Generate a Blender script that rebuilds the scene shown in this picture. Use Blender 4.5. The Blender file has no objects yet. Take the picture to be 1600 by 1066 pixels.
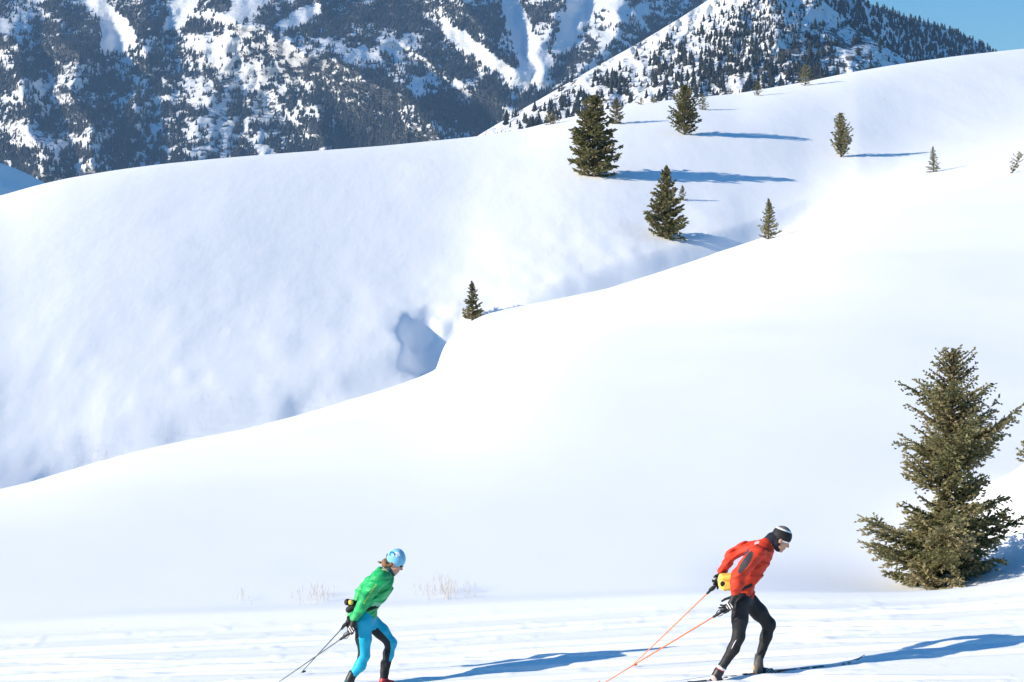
import bpy, math, random
import numpy as np
from mathutils import Vector, Matrix

# ------------------------------------------------------------------ camera, sky, sun, exposure
F, VH, H = 3600.0, 450.0, 4.4            # focal length and horizon row in 1600-px photo units, eye height
S = bpy.context.scene
COL = S.collection
cam_d = bpy.data.cameras.new('camera'); cam = bpy.data.objects.new('camera', cam_d); COL.objects.link(cam)
cam.location = (0, 0, H); cam.rotation_euler = (math.radians(90), 0, 0)
cam_d.sensor_width = 36.0; cam_d.lens = F / 1600 * 36.0
cam_d.shift_y = -(533 - VH) / 1600
cam_d.clip_start = 0.5; cam_d.clip_end = 40000
S.camera = cam

SUN_EL, SUN_AZ = math.radians(20.5), math.radians(19)      # light travels to +X and SUN_AZ towards +Y
W = bpy.data.worlds.new('World'); S.world = W; W.use_nodes = True
nt = W.node_tree; nt.nodes.clear()
sky = nt.nodes.new('ShaderNodeTexSky'); sky.sky_type = 'NISHITA'; sky.sun_disc = False
sky.sun_elevation = SUN_EL; sky.sun_rotation = math.radians(270 - math.degrees(SUN_AZ))
sky.altitude = 1900; sky.air_density = 1.3; sky.dust_density = 1.2; sky.ozone_density = 4.0
hs = nt.nodes.new('ShaderNodeHueSaturation'); hs.inputs['Hue'].default_value = 0.498; hs.inputs['Saturation'].default_value = 1.4

bg = nt.nodes.new('ShaderNodeBackground'); bg.inputs['Strength'].default_value = 0.108
out = nt.nodes.new('ShaderNodeOutputWorld')
nt.links.new(sky.outputs[0], hs.inputs['Color']); nt.links.new(hs.outputs[0], bg.inputs[0]); nt.links.new(bg.outputs[0], out.inputs[0])
sun_d = bpy.data.lights.new('sun', 'SUN'); sun = bpy.data.objects.new('sun', sun_d); COL.objects.link(sun)
LDIR = Vector((math.cos(SUN_AZ) * math.cos(SUN_EL), math.sin(SUN_AZ) * math.cos(SUN_EL), -math.sin(SUN_EL)))
sun.rotation_euler = LDIR.to_track_quat('-Z', 'Y').to_euler()
sun_d.energy = 5.0; sun_d.angle = math.radians(0.53); sun_d.color = (1.0, 0.88, 0.71)
S.view_settings.view_transform = 'Standard'; S.view_settings.look = 'None'
S.view_settings.exposure = 0.68; S.view_settings.gamma = 1.0; S.view_settings.use_curve_mapping = False
S.cycles.use_denoising = True; S.cycles.volume_bounces = 0; S.cycles.volume_max_steps = 64
S.cycles.max_bounces = 3; S.cycles.diffuse_bounces = 2; S.cycles.adaptive_threshold = 0.03

rng = np.random.default_rng(7); random.seed(7)

# ------------------------------------------------------------------ helpers
def pt(u, v, Y):                            # point at depth Y seen at photo column u, row v
    return np.stack(np.broadcast_arrays((np.asarray(u) - 800) / F * Y, Y, H + (VH - np.asarray(v)) / F * Y), -1).astype(float)

def fade(t): return t * t * t * (t * (t * 6 - 15) + 10)
class Noise:
    def __init__(s, seed): s.t = np.random.default_rng(seed).uniform(-1, 1, (256, 256))
    def __call__(s, x, y):
        x = np.asarray(x, float); y = np.asarray(y, float)
        xi = np.floor(x).astype(int); yi = np.floor(y).astype(int); fx = fade(x - xi); fy = fade(y - yi)
        g = lambda a, b: s.t[a & 255, b & 255]
        a = g(xi, yi) * (1 - fx) + g(xi + 1, yi) * fx; b = g(xi, yi + 1) * (1 - fx) + g(xi + 1, yi + 1) * fx
        return a * (1 - fy) + b * fy
    def fbm(s, x, y, o=4, gain=.5):
        r = 0; a = 1
        for i in range(o): r = r + a * s(x * 2 ** i + 17.3 * i, y * 2 ** i - 9.1 * i); a *= gain
        return r
N1, N2, N3 = Noise(1), Noise(2), Noise(3)

def curve(pts, sig=0.0, lo=-2600, hi=4300):
    us = np.arange(lo, hi + 1, 2.0); p = np.array(sorted(pts), float)
    v = np.interp(us, p[:, 0], p[:, 1])
    if sig > 0:
        n = int(sig * 1.5) + 1; k = np.exp(-.5 * (np.arange(-n, n + 1) * 2 / sig) ** 2); k /= k.sum()
        v = np.convolve(np.pad(v, n, mode='edge'), k, 'valid')
    return lambda u: np.interp(u, us, v)

def mesh_np(name, V, Q, mats, parent=None, smooth=True, fmat=None, attr=None, loc=None):
    V = np.asarray(V, np.float32).reshape(-1, 3); Q = np.asarray(Q, np.int32)
    me = bpy.data.meshes.new(name); n = Q.shape[1]
    me.vertices.add(len(V)); me.vertices.foreach_set('co', V.ravel())
    me.loops.add(Q.size); me.loops.foreach_set('vertex_index', Q.ravel())
    me.polygons.add(len(Q)); me.polygons.foreach_set('loop_start', np.arange(0, Q.size, n, dtype=np.int32))
    me.polygons.foreach_set('use_smooth', np.full(len(Q), smooth, bool))
    for m in (mats if isinstance(mats, (list, tuple)) else [mats]): me.materials.append(m)
    if fmat is not None: me.polygons.foreach_set('material_index', np.asarray(fmat, np.int32))
    if attr:
        for k, a in attr.items():
            at = me.attributes.new(k, 'FLOAT', 'POINT'); at.data.foreach_set('value', np.asarray(a, np.float32).ravel())
    me.update(calc_edges=True); me.validate()
    o = bpy.data.objects.new(name, me); COL.objects.link(o)
    if parent is not None: o.parent = parent
    if loc is not None: o.location = loc
    return o

def empty(name, loc, label, cat, group=None):
    o = bpy.data.objects.new(name, None); COL.objects.link(o); o.location = loc; o.empty_display_size = .1
    return tag(o, label, cat, group)
def tag(o, label=None, cat=None, group=None, kind=None):
    if label: o['label'] = label
    if cat: o['category'] = cat
    if group: o['group'] = group
    if kind: o['kind'] = kind
    return o

def grid_quads(nr, nc):
    i = np.arange(nr * nc).reshape(nr, nc)
    return np.stack([i[:-1, :-1], i[:-1, 1:], i[1:, 1:], i[1:, :-1]], -1).reshape(-1, 4)

# ------------------------------------------------------------------ materials
def newmat(name):
    m = bpy.data.materials.new(name); m.use_nodes = True
    return m, m.node_tree, m.node_tree.nodes['Principled BSDF']
def plain(name, c, rough=.6, spec=.3, metal=0, bump=None, var=0.0, vscale=30):
    m, t, b = newmat(name); b.inputs['Base Color'].default_value = (*c, 1); b.inputs['Roughness'].default_value = rough
    b.inputs['Specular IOR Level'].default_value = spec; b.inputs['Metallic'].default_value = metal
    tc = t.nodes.new('ShaderNodeTexCoord')
    if var:
        n = t.nodes.new('ShaderNodeTexNoise'); n.inputs['Scale'].default_value = vscale; n.inputs['Detail'].default_value = 4
        mp = t.nodes.new('ShaderNodeMapRange'); mp.inputs[3].default_value = 1 - var; mp.inputs[4].default_value = 1 + var
        mp.inputs[1].default_value = .3; mp.inputs[2].default_value = .7
        mx = t.nodes.new('ShaderNodeVectorMath'); mx.operation = 'SCALE'; mx.inputs[0].default_value = c
        t.links.new(tc.outputs['Object'], n.inputs[0]); t.links.new(n.outputs[0], mp.inputs[0]); t.links.new(mp.outputs[0], mx.inputs['Scale'])
        t.links.new(mx.outputs[0], b.inputs['Base Color'])
    if bump:
        n = t.nodes.new('ShaderNodeTexNoise'); n.inputs['Scale'].default_value = bump[0]; n.inputs['Detail'].default_value = 5
        bp = t.nodes.new('ShaderNodeBump'); bp.inputs['Strength'].default_value = bump[1]; bp.inputs['Distance'].default_value = bump[2]
        t.links.new(tc.outputs['Object'], n.inputs[0]); t.links.new(n.outputs[0], bp.inputs['Height']); t.links.new(bp.outputs[0], b.inputs['Normal'])
    return m

def snow_mat(name, scales):
    m, t, b = newmat(name); b.inputs['Base Color'].default_value = (.86, .885, .917, 1)
    b.inputs['Roughness'].default_value = .65; b.inputs['Specular IOR Level'].default_value = .15
    geo = t.nodes.new('ShaderNodeNewGeometry'); prev = None
    for (sc, rot, dist, strength, detail) in scales:
        mp = t.nodes.new('ShaderNodeMapping'); mp.inputs['Scale'].default_value = sc; mp.inputs['Rotation'].default_value = rot
        n = t.nodes.new('ShaderNodeTexNoise'); n.inputs['Scale'].default_value = 1; n.inputs['Detail'].default_value = detail
        n.inputs['Roughness'].default_value = .6
        bp = t.nodes.new('ShaderNodeBump'); bp.inputs['Strength'].default_value = strength; bp.inputs['Distance'].default_value = dist
        t.links.new(geo.outputs['Position'], mp.inputs[0]); t.links.new(mp.outputs[0], n.inputs[0]); t.links.new(n.outputs[0], bp.inputs['Height'])
        if prev: t.links.new(prev.outputs[0], bp.inputs['Normal'])
        prev = bp
    t.links.new(prev.outputs[0], b.inputs['Normal'])
    return m
M_TRAIL = snow_mat('trail_snow', [((6, 16, 6), (0, 0, .1), .010, .5, 4)])
M_NEAR = snow_mat('hill_snow', [((.12, .1, .1), (0, 0, .4), .2, .3, 3)])
M_FAR = snow_mat('far_hill_snow', [((.5, .06, .5), (0, 0, .6), .22, .2, 3)])

def mountain_mat(name, rock=(.11, .11, .115), scale=.14):
    m, t, b = newmat(name); b.inputs['Roughness'].default_value = .8; b.inputs['Specular IOR Level'].default_value = .1
    geo = t.nodes.new('ShaderNodeNewGeometry'); at = t.nodes.new('ShaderNodeAttribute'); at.attribute_name = 'rock'
    n = t.nodes.new('ShaderNodeTexNoise'); n.inputs['Scale'].default_value = scale; n.inputs['Detail'].default_value = 7; n.inputs['Roughness'].default_value = .65
    mp = t.nodes.new('ShaderNodeMapping'); mp.inputs['Scale'].default_value = (1, 1, 1.8)
    t.links.new(geo.outputs['Position'], mp.inputs[0]); t.links.new(mp.outputs[0], n.inputs[0])
    ad = t.nodes.new('ShaderNodeMath'); ad.operation = 'ADD'; t.links.new(n.outputs[0], ad.inputs[0]); t.links.new(at.outputs['Fac'], ad.inputs[1])
    mr = t.nodes.new('ShaderNodeMapRange'); mr.inputs[1].default_value = .98; mr.inputs[2].default_value = 1.04
    t.links.new(ad.outputs[0], mr.inputs[0])
    mix = t.nodes.new('ShaderNodeMix'); mix.data_type = 'RGBA'; mix.inputs[6].default_value = (.86, .885, .917, 1); mix.inputs[7].default_value = (*rock, 1)
    t.links.new(mr.outputs[0], mix.inputs[0]); t.links.new(mix.outputs[2], b.inputs['Base Color'])
    bp = t.nodes.new('ShaderNodeBump'); bp.inputs['Strength'].default_value = .8; bp.inputs['Distance'].default_value = 3
    n2 = t.nodes.new('ShaderNodeTexNoise'); n2.inputs['Scale'].default_value = scale * 1.6; n2.inputs['Detail'].default_value = 6
    t.links.new(geo.outputs['Position'], n2.inputs[0]); t.links.new(n2.outputs[0], bp.inputs['Height']); t.links.new(bp.outputs[0], b.inputs['Normal'])
    return m
M_MTN = mountain_mat('mountain_snow_and_rock'); M_MTN2 = mountain_mat('far_mountain_snow_and_rock', scale=.085)

def foliage(name, cols, trans=.25, pos=(0, .5, 1)):
    m, t, b = newmat(name); b.inputs['Roughness'].default_value = .7; b.inputs['Specular IOR Level'].default_value = .2
    at = t.nodes.new('ShaderNodeAttribute'); at.attribute_name = 'tint'
    r = t.nodes.new('ShaderNodeValToRGB'); r.color_ramp.elements[0].color = (*cols[0], 1); r.color_ramp.elements[1].color = (*cols[2], 1)
    e = r.color_ramp.elements.new(pos[1]); e.color = (*cols[1], 1)
    t.links.new(at.outputs['Fac'], r.inputs[0]); t.links.new(r.outputs[0], b.inputs['Base Color'])
    tr = t.nodes.new('ShaderNodeBsdfTranslucent'); t.links.new(r.outputs[0], tr.inputs[0])
    mx = t.nodes.new('ShaderNodeMixShader'); mx.inputs[0].default_value = trans
    t.links.new(b.outputs[0], mx.inputs[1]); t.links.new(tr.outputs[0], mx.inputs[2]); t.links.new(mx.outputs[0], t.nodes['Material Output'].inputs[0])
    return m
M_NEEDLE = foliage('spruce_needles', [(.12, .13, .055), (.30, .28, .135), (.40, .34, .20)], .45)
M_NEEDLE_D = foliage('dark_needles', [(.07, .08, .033), (.195, .185, .078), (.28, .23, .12)], .4)
M_WOOD = foliage('far_forest_needles', [(.014, .021, .021), (.032, .038, .032), (.06, .058, .05)], trans=.1)
M_BARK = plain('bark', (.085, .065, .048), .9, .1, bump=(40, .6, .01), var=.3)
M_STEM = plain('dry_stems', (.54, .51, .47), .9, .1, var=.2)
M_TWIG = plain('grass_stalks', (.45, .47, .52), .9, .1)

# ------------------------------------------------------------------ terrain of the valley: trail, near hill, gully, far hill
Zt = curve([(-2000, -5.3), (-530, -4.5), (-142, -4.30), (260, -4.05), (550, -3.88), (1200, -3.5), (4000, -2.6)], 60)   # vs X in cm
def trail_z(X, Y): return Zt(np.asarray(X) * 100) + .075 * (np.minimum(Y, 40) - 24)
Ye = curve([(-2600, 30), (0, 28.7), (650, 28.3), (1100, 28.0), (1600, 27.95), (4300, 27)], 60)
_VC = [(-2600, 1100), (-500, 900), (-100, 815), (0, 787), (22, 780), (88, 765), (96, 750), (108, 741), (150, 732), (200, 718), (320, 690), (400, 672), (450, 659), (500, 645), (540, 628),
            (600, 612), (660, 600), (680, 586), (686, 566), (690, 547), (702, 531), (720, 514), (738, 502), (760, 492), (800, 482), (880, 466), (950, 452), (1020, 430), (1080, 412), (1120, 395),
            (1190, 372), (1260, 348), (1340, 305), (1440, 275), (1600, 232), (2200, 60), (4300, -200)]
vc, vcS = curve(_VC, 5), curve([q for q in _VC if not (665 < q[0] < 790 or 80 < q[0] < 110)] + [(665, 598), (720, 570), (800, 520)], 80)
_YC = [(u_, y_) for u_, y_ in [(-2600, 62), (-300, 86), (0, 97), (120, 100), (450, 109), (660, 115), (682, 116), (690, 118), (740, 121), (800, 124), (1000, 133), (1200, 145), (1400, 165), (1600, 180), (2400, 240), (4300, 340)]]
Yc, YcS = curve(_YC, 5), curve([q for q in _YC if not 665 < q[0] < 735], 110)
_LG = ([(-2600, 9), (0, 9), (600, 9), (640, 10), (690, 12), (760, 9), (1000, 9), (1300, 12), (4300, 14)])
LgS = curve(_LG, 90)
_DG = ([(-2600, 2.4), (0, 2.2), (400, 2.0), (600, 2.0), (800, 1.9), (1000, 1.7), (1200, 1.1), (1300, .2), (1400, -1), (4300, -1.3)])
dgS = curve(_DG, 70)
vf = curve([(-2600, 560), (-600, 400), (-200, 345), (0, 308), (50, 293), (100, 281), (175, 268), (250, 258), (350, 248), (450, 240), (600, 229), (745, 215), (820, 203), (880, 187), (960, 170), (1050, 157),
            (1150, 148), (1250, 130), (1330, 113), (1400, 101), (1500, 87), (1600, 76), (1900, 55), (4300, 20)], 16)
Yf = curve([(-2600, 132), (-200, 158), (0, 168), (300, 182), (600, 200), (750, 209), (900, 217), (1200, 234), (1600, 268), (4300, 420)], 60)
def herm(t, z0, m0, z1, m1, L):
    t2 = t * t; t3 = t2 * t
    return z0 * (2 * t3 - 3 * t2 + 1) + m0 * L * (t3 - 2 * t2 + t) + z1 * (-2 * t3 + 3 * t2) + m1 * L * (t3 - t2)
def gau(x): return np.exp(-.5 * x * x)
def sstep(x): x = np.clip(x, 0, 1); return x * x * (3 - 2 * x)
sg = curve([(-2600, .35), (0, .38), (600, .40), (900, .36), (1300, .30), (4300, .25)], 60)
TRK = [(24.5, .05, .03), (25.0, .05, .03), (25.75, .07, .035), (26.02, .07, .035), (26.75, .06, .03), (27.0, .06, .03), (27.55, .09, .02)]
SKATE = [(rng.uniform(-14, 14), rng.uniform(23.6, 27), rng.choice([-1, 1]) * rng.uniform(.12, .3), rng.uniform(.6, 1.4), rng.uniform(.012, .03)) for _ in range(45)]
def gz(u, Y):
    """height relative to the eye of the snow at photo column u and depth Y"""
    u, Y = np.broadcast_arrays(np.asarray(u, float), np.asarray(Y, float))
    X = (u - 800) / F * Y
    e, c, f = Ye(u), Yc(u), Yf(u); cS = YcS(u); g = np.maximum(cS, c - 4) + LgS(u)
    zc = (VH - vc(u)) / F * c; zcS = (VH - vcS(u)) / F * cS; zf = (VH - vf(u)) / F * f; zg = zcS - dgS(u)
    ze = trail_z((u - 800) / F * e, e)
    zt = trail_z(X, Y)
    # at the right the gully dies out (w = 1) and both slopes are one
    w = sstep((u - 1160) / 300); m1 = (zf - ze) / (f - e); mS = zcS / cS - .012 * (1 - w); mC = (zc / c - .06) * (1 - w) + m1 * w
    zg = zg * (1 - w) + (zc + m1 * (g - c)) * w; sgu = sg(u) * (1 - w) + m1 * w
    # near hill follows the smoothed crest, the last metres rise or sink to the lobed rim
    t = np.clip((Y - e) / (cS - e), 0, 1); zn = herm(t, ze, .02, zcS, mS, cS - e) + np.where(Y > cS, (Y - cS) * mS, 0)
    cS_at_c = np.where(c > cS, zcS + (c - cS) * mS, herm(np.clip((c - e) / (cS - e), 0, 1), ze, .02, zcS, mS, cS - e))
    ta = np.clip((Y - c + 25) / 25, 0, 1); zn = zn + w * (m1 - mS) * 25 * (ta ** 3 - ta ** 2)
    zn = zn + (zc - cS_at_c) * np.exp(-np.abs((Y - c) / 9.5) ** 3.2)
    t = np.clip((Y - c) / (g - c), 0, 1); zv = herm(t, zc, mC, zg, sgu * (.5 + .5 * w), g - c)
    t = np.clip((Y - g) / (f - g), 0, 1); zh = herm(t, zg, sgu, zf, zf / f, f - g)
    d = np.maximum(Y - f, 0); zb = zf + zf / f * d - d * d * .004
    z = np.where(Y < e, zt, np.where(Y < c, zn, np.where(Y < g, zv, np.where(Y < f, zh, np.maximum(zb, -30)))))
    # groomed trail: tracks, skate strokes, lumps
    m = sstep((e - Y) / .8)
    q = Y + .02 * X + .05 * N1(X * .25, 3.3)
    tr = 0
    for (c0, w, dep) in TRK: tr = tr - dep * gau((q - c0) / w) * (.45 + .55 * sstep(.5 + 1.2 * N2(X * .12 + c0 * 7, c0))) + dep * .35 * gau((q - c0 - 2.6 * w) / w)
    near = (Y > 21) & (Y < 30)
    for (x0, y0, sl, ln, dep) in (SKATE if near.any() else ()):
        s = (X - x0); tr = tr - np.where(np.abs(s) < ln * 2, dep * gau((Y - y0 - sl * s) / .035) * gau(s / ln), 0) + np.where(np.abs(s) < ln * 2, dep * .8 * gau((Y - y0 - sl * s - .1) / .05) * gau(s / ln), 0)
    tr = tr + .0045 * N3.fbm(X * .5, Y * 1.6, 3) + .003 * np.maximum(N1.fbm(X * 4, Y * 4, 2) - .35, 0) * 3
    z = z + np.where(near, tr * m, 0)
    # soft lip where the groomed trail ends, hollow and bank behind the large spruce
    z = z + .05 * gau((Y - e - .1) / .35) * sstep((u + 200) / 500)
    z = z - .32 * gau((Y - e - 2.0) / 1.5) * sstep((u - 1050) / 450)
    z = z + 1.15 * gau((Y - 33.6) / 2.6) * gau((u - 1690) / 105)
    # undulation of the near hill
    m = sstep((Y - e) / 12) * sstep((c - Y) / 14)
    z = z + m * (.16 * N1.fbm(X / 17, Y / 22, 3) * np.minimum(1, Y / 70))
    # far hill: broad relief and the scalloped bank along the gully
    z = z + (.45 + .4 * sstep((u - 500) / 300)) * sstep((Y - g - 2) / 6) * np.exp(-np.maximum(Y - g, 0) / 35) * sstep((1350 - u) / 250)
    m = sstep((Y - g) / 25) * sstep((f - Y) / 40)
    z = z + m * (.3 * N2.fbm(X / 38, Y / 55, 2) + .05 * N3.fbm(X / 6, Y / 16, 2))
    hb = np.clip((Y - c) / 26, 0, 3)
    bank = sstep((Y - c - 1) / 3) * np.exp(-hb * hb) * sstep((1300 - u) / 300)
    z = z + bank * .13 * N3.fbm(X / 3.6 + 5, Y / 9, 3)
    # three shaded hollows cut by the creek
    for (uc, yc_, wu, wy, dep, pw) in HOLLOWS:
        xc = (uc - 800) / F * yc_; ww = wu / F * yc_
        a = (X - xc) / ww; b = (Y - yc_ - .55 * (X - xc)) / wy
        a = a + .11 * N1.fbm(X / 1.7 + uc, Y / 3.0, 3); b = b + .13 * N2.fbm(X / 1.6, Y / 2.6 + uc, 3)
        side = np.where(a < 0, np.exp(-(np.abs(a) / .8) ** pw), np.exp(-(np.abs(a) / 1.4) ** 2.5))
        z = z - dep * side * np.exp(-np.abs(b) ** (2.6 if pw < 5 else 3.0)) * sstep((Y - c - .5) / 2.5)
    return z
HOLLOWS = [(690, 135, 64, 3.4, 1.5, 5), (486, 122.8, 38, 1.9, .28, 3), (74, 109.5, 30, 2.3, .5, 3), (140, 112, 45, 2.5, .22, 2.5)]

def ray_ground(u, v, ymin, ymax=900):
    Y = np.arange(ymin, ymax, .1); r = VH - F * gz(np.full_like(Y, u), Y) / Y
    k = np.argmax(r <= v); k = k if r[k] <= v else int(np.argmin(np.abs(r - v)))
    return float(Y[k]), float(gz(u, Y[k]) + H)

def build_terrain():
    us = np.concatenate([-np.geomspace(2500, 75, 40), np.arange(-60, 1661, 3.0), np.geomspace(1680, 4200, 40)])
    us.sort()
    secs = []
    e, c, f = Ye(us), Yc(us), Yf(us); g = np.maximum(YcS(us), c - 4) + LgS(us)
    one = np.ones_like(us)
    Yrows = [np.outer([3, 6, 10, 14, 17.5, 20, 21.6], one)]
    k = np.linspace(0, 1, 200)[:, None]; Yrows.append(22.2 * one + (e - 22.2 - .01) * k)
    k = (np.linspace(0, 1, 171)[1:, None]) ** 1.5; Yrows.append(e + (c - e) * k)
    k = np.linspace(0, 1, 33)[1:, None]; Yrows.append(c + (g - c) * k)
    k = np.linspace(0, 1, 221)[1:, None] ** 1.25; Yrows.append(g + (f - g) * k)
    k = np.linspace(0, 1, 24)[1:, None] ** 1.6; Yrows.append(f + 260 * k)
    n = np.cumsum([len(r) for r in Yrows]); Y = np.concatenate(Yrows); U = np.broadcast_to(us, Y.shape)
    Z = gz(U, Y) + H; X = (U - 800) / F * Y
    V = np.stack([X, Y, Z], -1)
    dU = np.gradient(V, axis=1); dR = np.gradient(V, axis=0); NR = np.cross(dU, dR); NR /= np.linalg.norm(NR, axis=-1, keepdims=True)
    def part(name, r0, r1, mat):
        v = V[r0:r1]; o = mesh_np(name, v, grid_quads(v.shape[0], v.shape[1]), mat)
        o.data.normals_split_custom_set_from_vertices(NR[r0:r1].reshape(-1, 3).tolist())
        return tag(o, kind='structure')
    b1, b2 = n[1], n[3]
    tag(part('ski_trail', 0, b1, M_TRAIL), 'groomed snow trail with ski tracks under the two skiers')
    tag(part('snow_hill', b1 - 1, b2, M_NEAR), 'smooth bright white snow slope behind the trail')
    tag(part('snow_hill', b2 - 1, len(Y), M_FAR), 'rounded snow hill across the gully with scattered conifers')
build_terrain()

# ------------------------------------------------------------------ mountains
def seg_dist(u, v, poly):
    d = np.full(np.shape(u), 1e9); side = np.zeros(np.shape(u))
    for (a, b) in zip(poly[:-1], poly[1:]):
        dx, dy = b[0] - a[0], b[1] - a[1]; L = dx * dx + dy * dy
        t = np.clip(((u - a[0]) * dx + (v - a[1]) * dy) / L, 0, 1)
        dd = np.hypot(u - a[0] - t * dx, v - a[1] - t * dy); d = np.minimum(d, dd)
    return d
def in_poly(u, v, poly):
    r = np.zeros(np.shape(u), bool); n = len(poly)
    for i in range(n):
        (x1, y1), (x2, y2) = poly[i], poly[(i + 1) % n]
        c = ((y1 > v) != (y2 > v)) & (u < (x2 - x1) * (v - y1) / (y2 - y1 + 1e-9) + x1); r ^= c
    return r
class Mountain:
    def __init__(s, crest, base, Y0, Y1, relief): s.cr, s.ba, s.Y0, s.Y1, s.rel = crest, base, Y0, Y1, relief
    def depth(s, u, v):
        t = (s.ba(u) - v) / np.maximum(s.ba(u) - s.cr(u), 1)
        return s.Y0 + (s.Y1 - s.Y0) * t - s.rel(u, v) * sstep(t * 6) 
    def build(s, name, us, nr, mat, rock, label):
        t = np.linspace(0, 1, nr)[:, None]; U = np.broadcast_to(us, (nr, len(us)))
        Vv = s.ba(us) + (s.cr(us) - s.ba(us)) * t; Y = s.depth(U, Vv)
        P = pt(U, Vv, Y); back = []
        for k in range(1, 7):
            q = P[-1].copy(); d = (s.Y1 - s.Y0) * .12 * k; q[:, 1] += d; q[:, 0] *= 1 + d / s.Y1; q[:, 2] -= (d * .12 * k); back.append(q)
        V = np.concatenate([P, np.array(back)]); rk = np.concatenate([rock(U, Vv), np.zeros((6, len(us)))])
        o = mesh_np(name, V, grid_quads(len(V), len(us)), mat, attr={'rock': rk}); return tag(o, label, kind='structure')
def tent(d, w): x = np.clip(1 - d / w, 0, 1); return x * x * (1.6 - .6 * x)

# broad far mountain with ski runs
SP2 = [([(-80, 20), (20, 60), (40, 150), (70, 260)], 90, 120), ([(90, 60), (125, 85), (120, 130), (135, 200), (150, 290)], 70, 130),
       ([(300, 10), (365, 45), (340, 110), (310, 200), (290, 300)], 110, 40), ([(365, 40), (480, 74), (560, 112), (640, 165), (700, 235)], 130, 190),
       ([(540, 60), (620, 62), (700, 110), (800, 160), (850, 220)], 70, 90), ([(205, 165), (190, 215), (180, 300)], 45, 60), ([(400, 110), (395, 190), (410, 280)], 45, 30),
       ([(460, 110), (500, 190), (520, 280)], 50, 70), ([(690, -80), (730, 20), (800, 110)], 90, 110), ([(900, -100), (880, 0), (840, 120)], 90, 90), ([(990, -60), (960, 60), (880, 140)], 80, 90),
       ([(240, -80), (225, 0), (235, 90)], 60, 70), ([(450, -100), (500, 0), (520, 50)], 90, 90)]
def rel2(u, v):
    r = 0
    for poly, w, a in SP2: r = np.maximum(r, 1.15 * a * tent(seg_dist(u + 10 * N1.fbm(u / 40, v / 40, 2), v + 8 * N2.fbm(u / 40, v / 40, 2), poly), w))
    return r + 15 * N1.fbm(u / 45, v / 60, 5, .55)
RUNS2 = [[(118, 0), (118, -60), (150, -60), (160, 0), (200, 33), (213, 60), (198, 82), (157, 82), (158, 40), (150, 18)], [(268, -60), (316, -60), (314, 0), (302, 22), (280, 50), (250, 52), (262, 25)],
         [(375, -60), (440, -60), (425, 2), (385, 30), (350, 40), (338, 38), (360, 15)], [(432, 40), (470, 12), (490, 6), (505, 10), (500, 20), (470, 40), (440, 52)],
         [(775, -60), (812, -60), (812, 0), (835, 50), (868, 95), (845, 134), (803, 134), (812, 92), (790, 40)], [(683, 28), (700, 33), (760, 78), (812, 118), (803, 132), (740, 95), (700, 68)],
         [(860, 90), (905, -60), (940, -60), (930, 20), (890, 80)], [(40, -60), (75, -60), (70, 3), (45, 8)]]
CLEAR2 = [(320, 105, 75, 50, .85), (420, 125, 75, 45, .75), (240, 210, 50, 55, .85), (350, 200, 60, 50, .8), (440, 205, 55, 40, .7), (110, 140, 30, 60, .85), (110, 230, 60, 45, .7), (40, 200, 35, 60, .5),
          (560, 70, 25, 20, .8), (620, 75, 40, 16, .6), (660, 120, 50, 30, .65), (720, 130, 40, 25, .5), (900, 40, 60, 60, .8), (15, 60, 30, 40, .5), (830, 125, 30, 14, .6), (960, 20, 40, 40, .6)]
DARK2 = [(160, 120, 28, 45, 1), (600, 175, 45, 35, 1), (660, 200, 35, 20, 1), (120, 70, 35, 22, 1), (730, 50, 35, 50, 1), (590, 25, 70, 25, 1), (300, 90, 20, 20, .5), (240, 110, 25, 30, .7), (60, 280, 80, 10, .6), (560, 225, 140, 14, .8), (760, 170, 50, 25, .9)]
def dens2(u, v):
    d = np.full(np.shape(u), .92)
    for (a, b, su, sv, k) in CLEAR2: d = d * (1 - k * gau((u - a) / su) * gau((v - b) / sv))
    for (a, b, su, sv, k) in DARK2: d = d + (1 - d) * k * gau((u - a) / su) * gau((v - b) / sv)
    n = .55 * N2.fbm(u / 8, v / 4.5, 3, .6) + .6 * N1.fbm(u / 38, v / 22, 2, .5)
    d = np.clip(d + (n - .02) * 1.5 * np.clip(1.5 - d, 0, 1) * 1.1, 0, 1)
    uu = u + 4 * N1(u / 6, v / 6); vv = v + 3 * N3(u / 6, v / 6)
    for p in RUNS2: d = np.where(in_poly(uu, vv, p), 0, d)
    return d
MT2 = Mountain(curve([(-2600, -60), (-400, -160), (600, -190), (1000, -150), (1150, -60), (1260, 120), (1400, 190), (4300, 220)], 20), curve([(-2600, 420), (0, 340), (500, 300), (1000, 260), (1400, 230), (4300, 230)], 30), 3750, 4650, rel2)
def rock2(u, v):
    r = .30 + .10 * N3.fbm(u / 20, v / 14, 3)
    for (a, b, su, sv, k) in [(115, 150, 35, 55, .2), (300, 230, 110, 60, .12), (400, 150, 100, 60, .12), (30, 150, 40, 100, .12)]: r = r + k * gau((u - a) / su) * gau((v - b) / sv)
    r = np.maximum(r, .25 + .42 * dens2(u, v))
    for p in RUNS2: r = np.where(in_poly(u, v, p), 0, r)
    return r
MT2.build('mountain', np.arange(-500, 1500, 4.0), 170, M_MTN2, rock2, 'far snowy mountain with dark forest and white ski runs')

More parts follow.
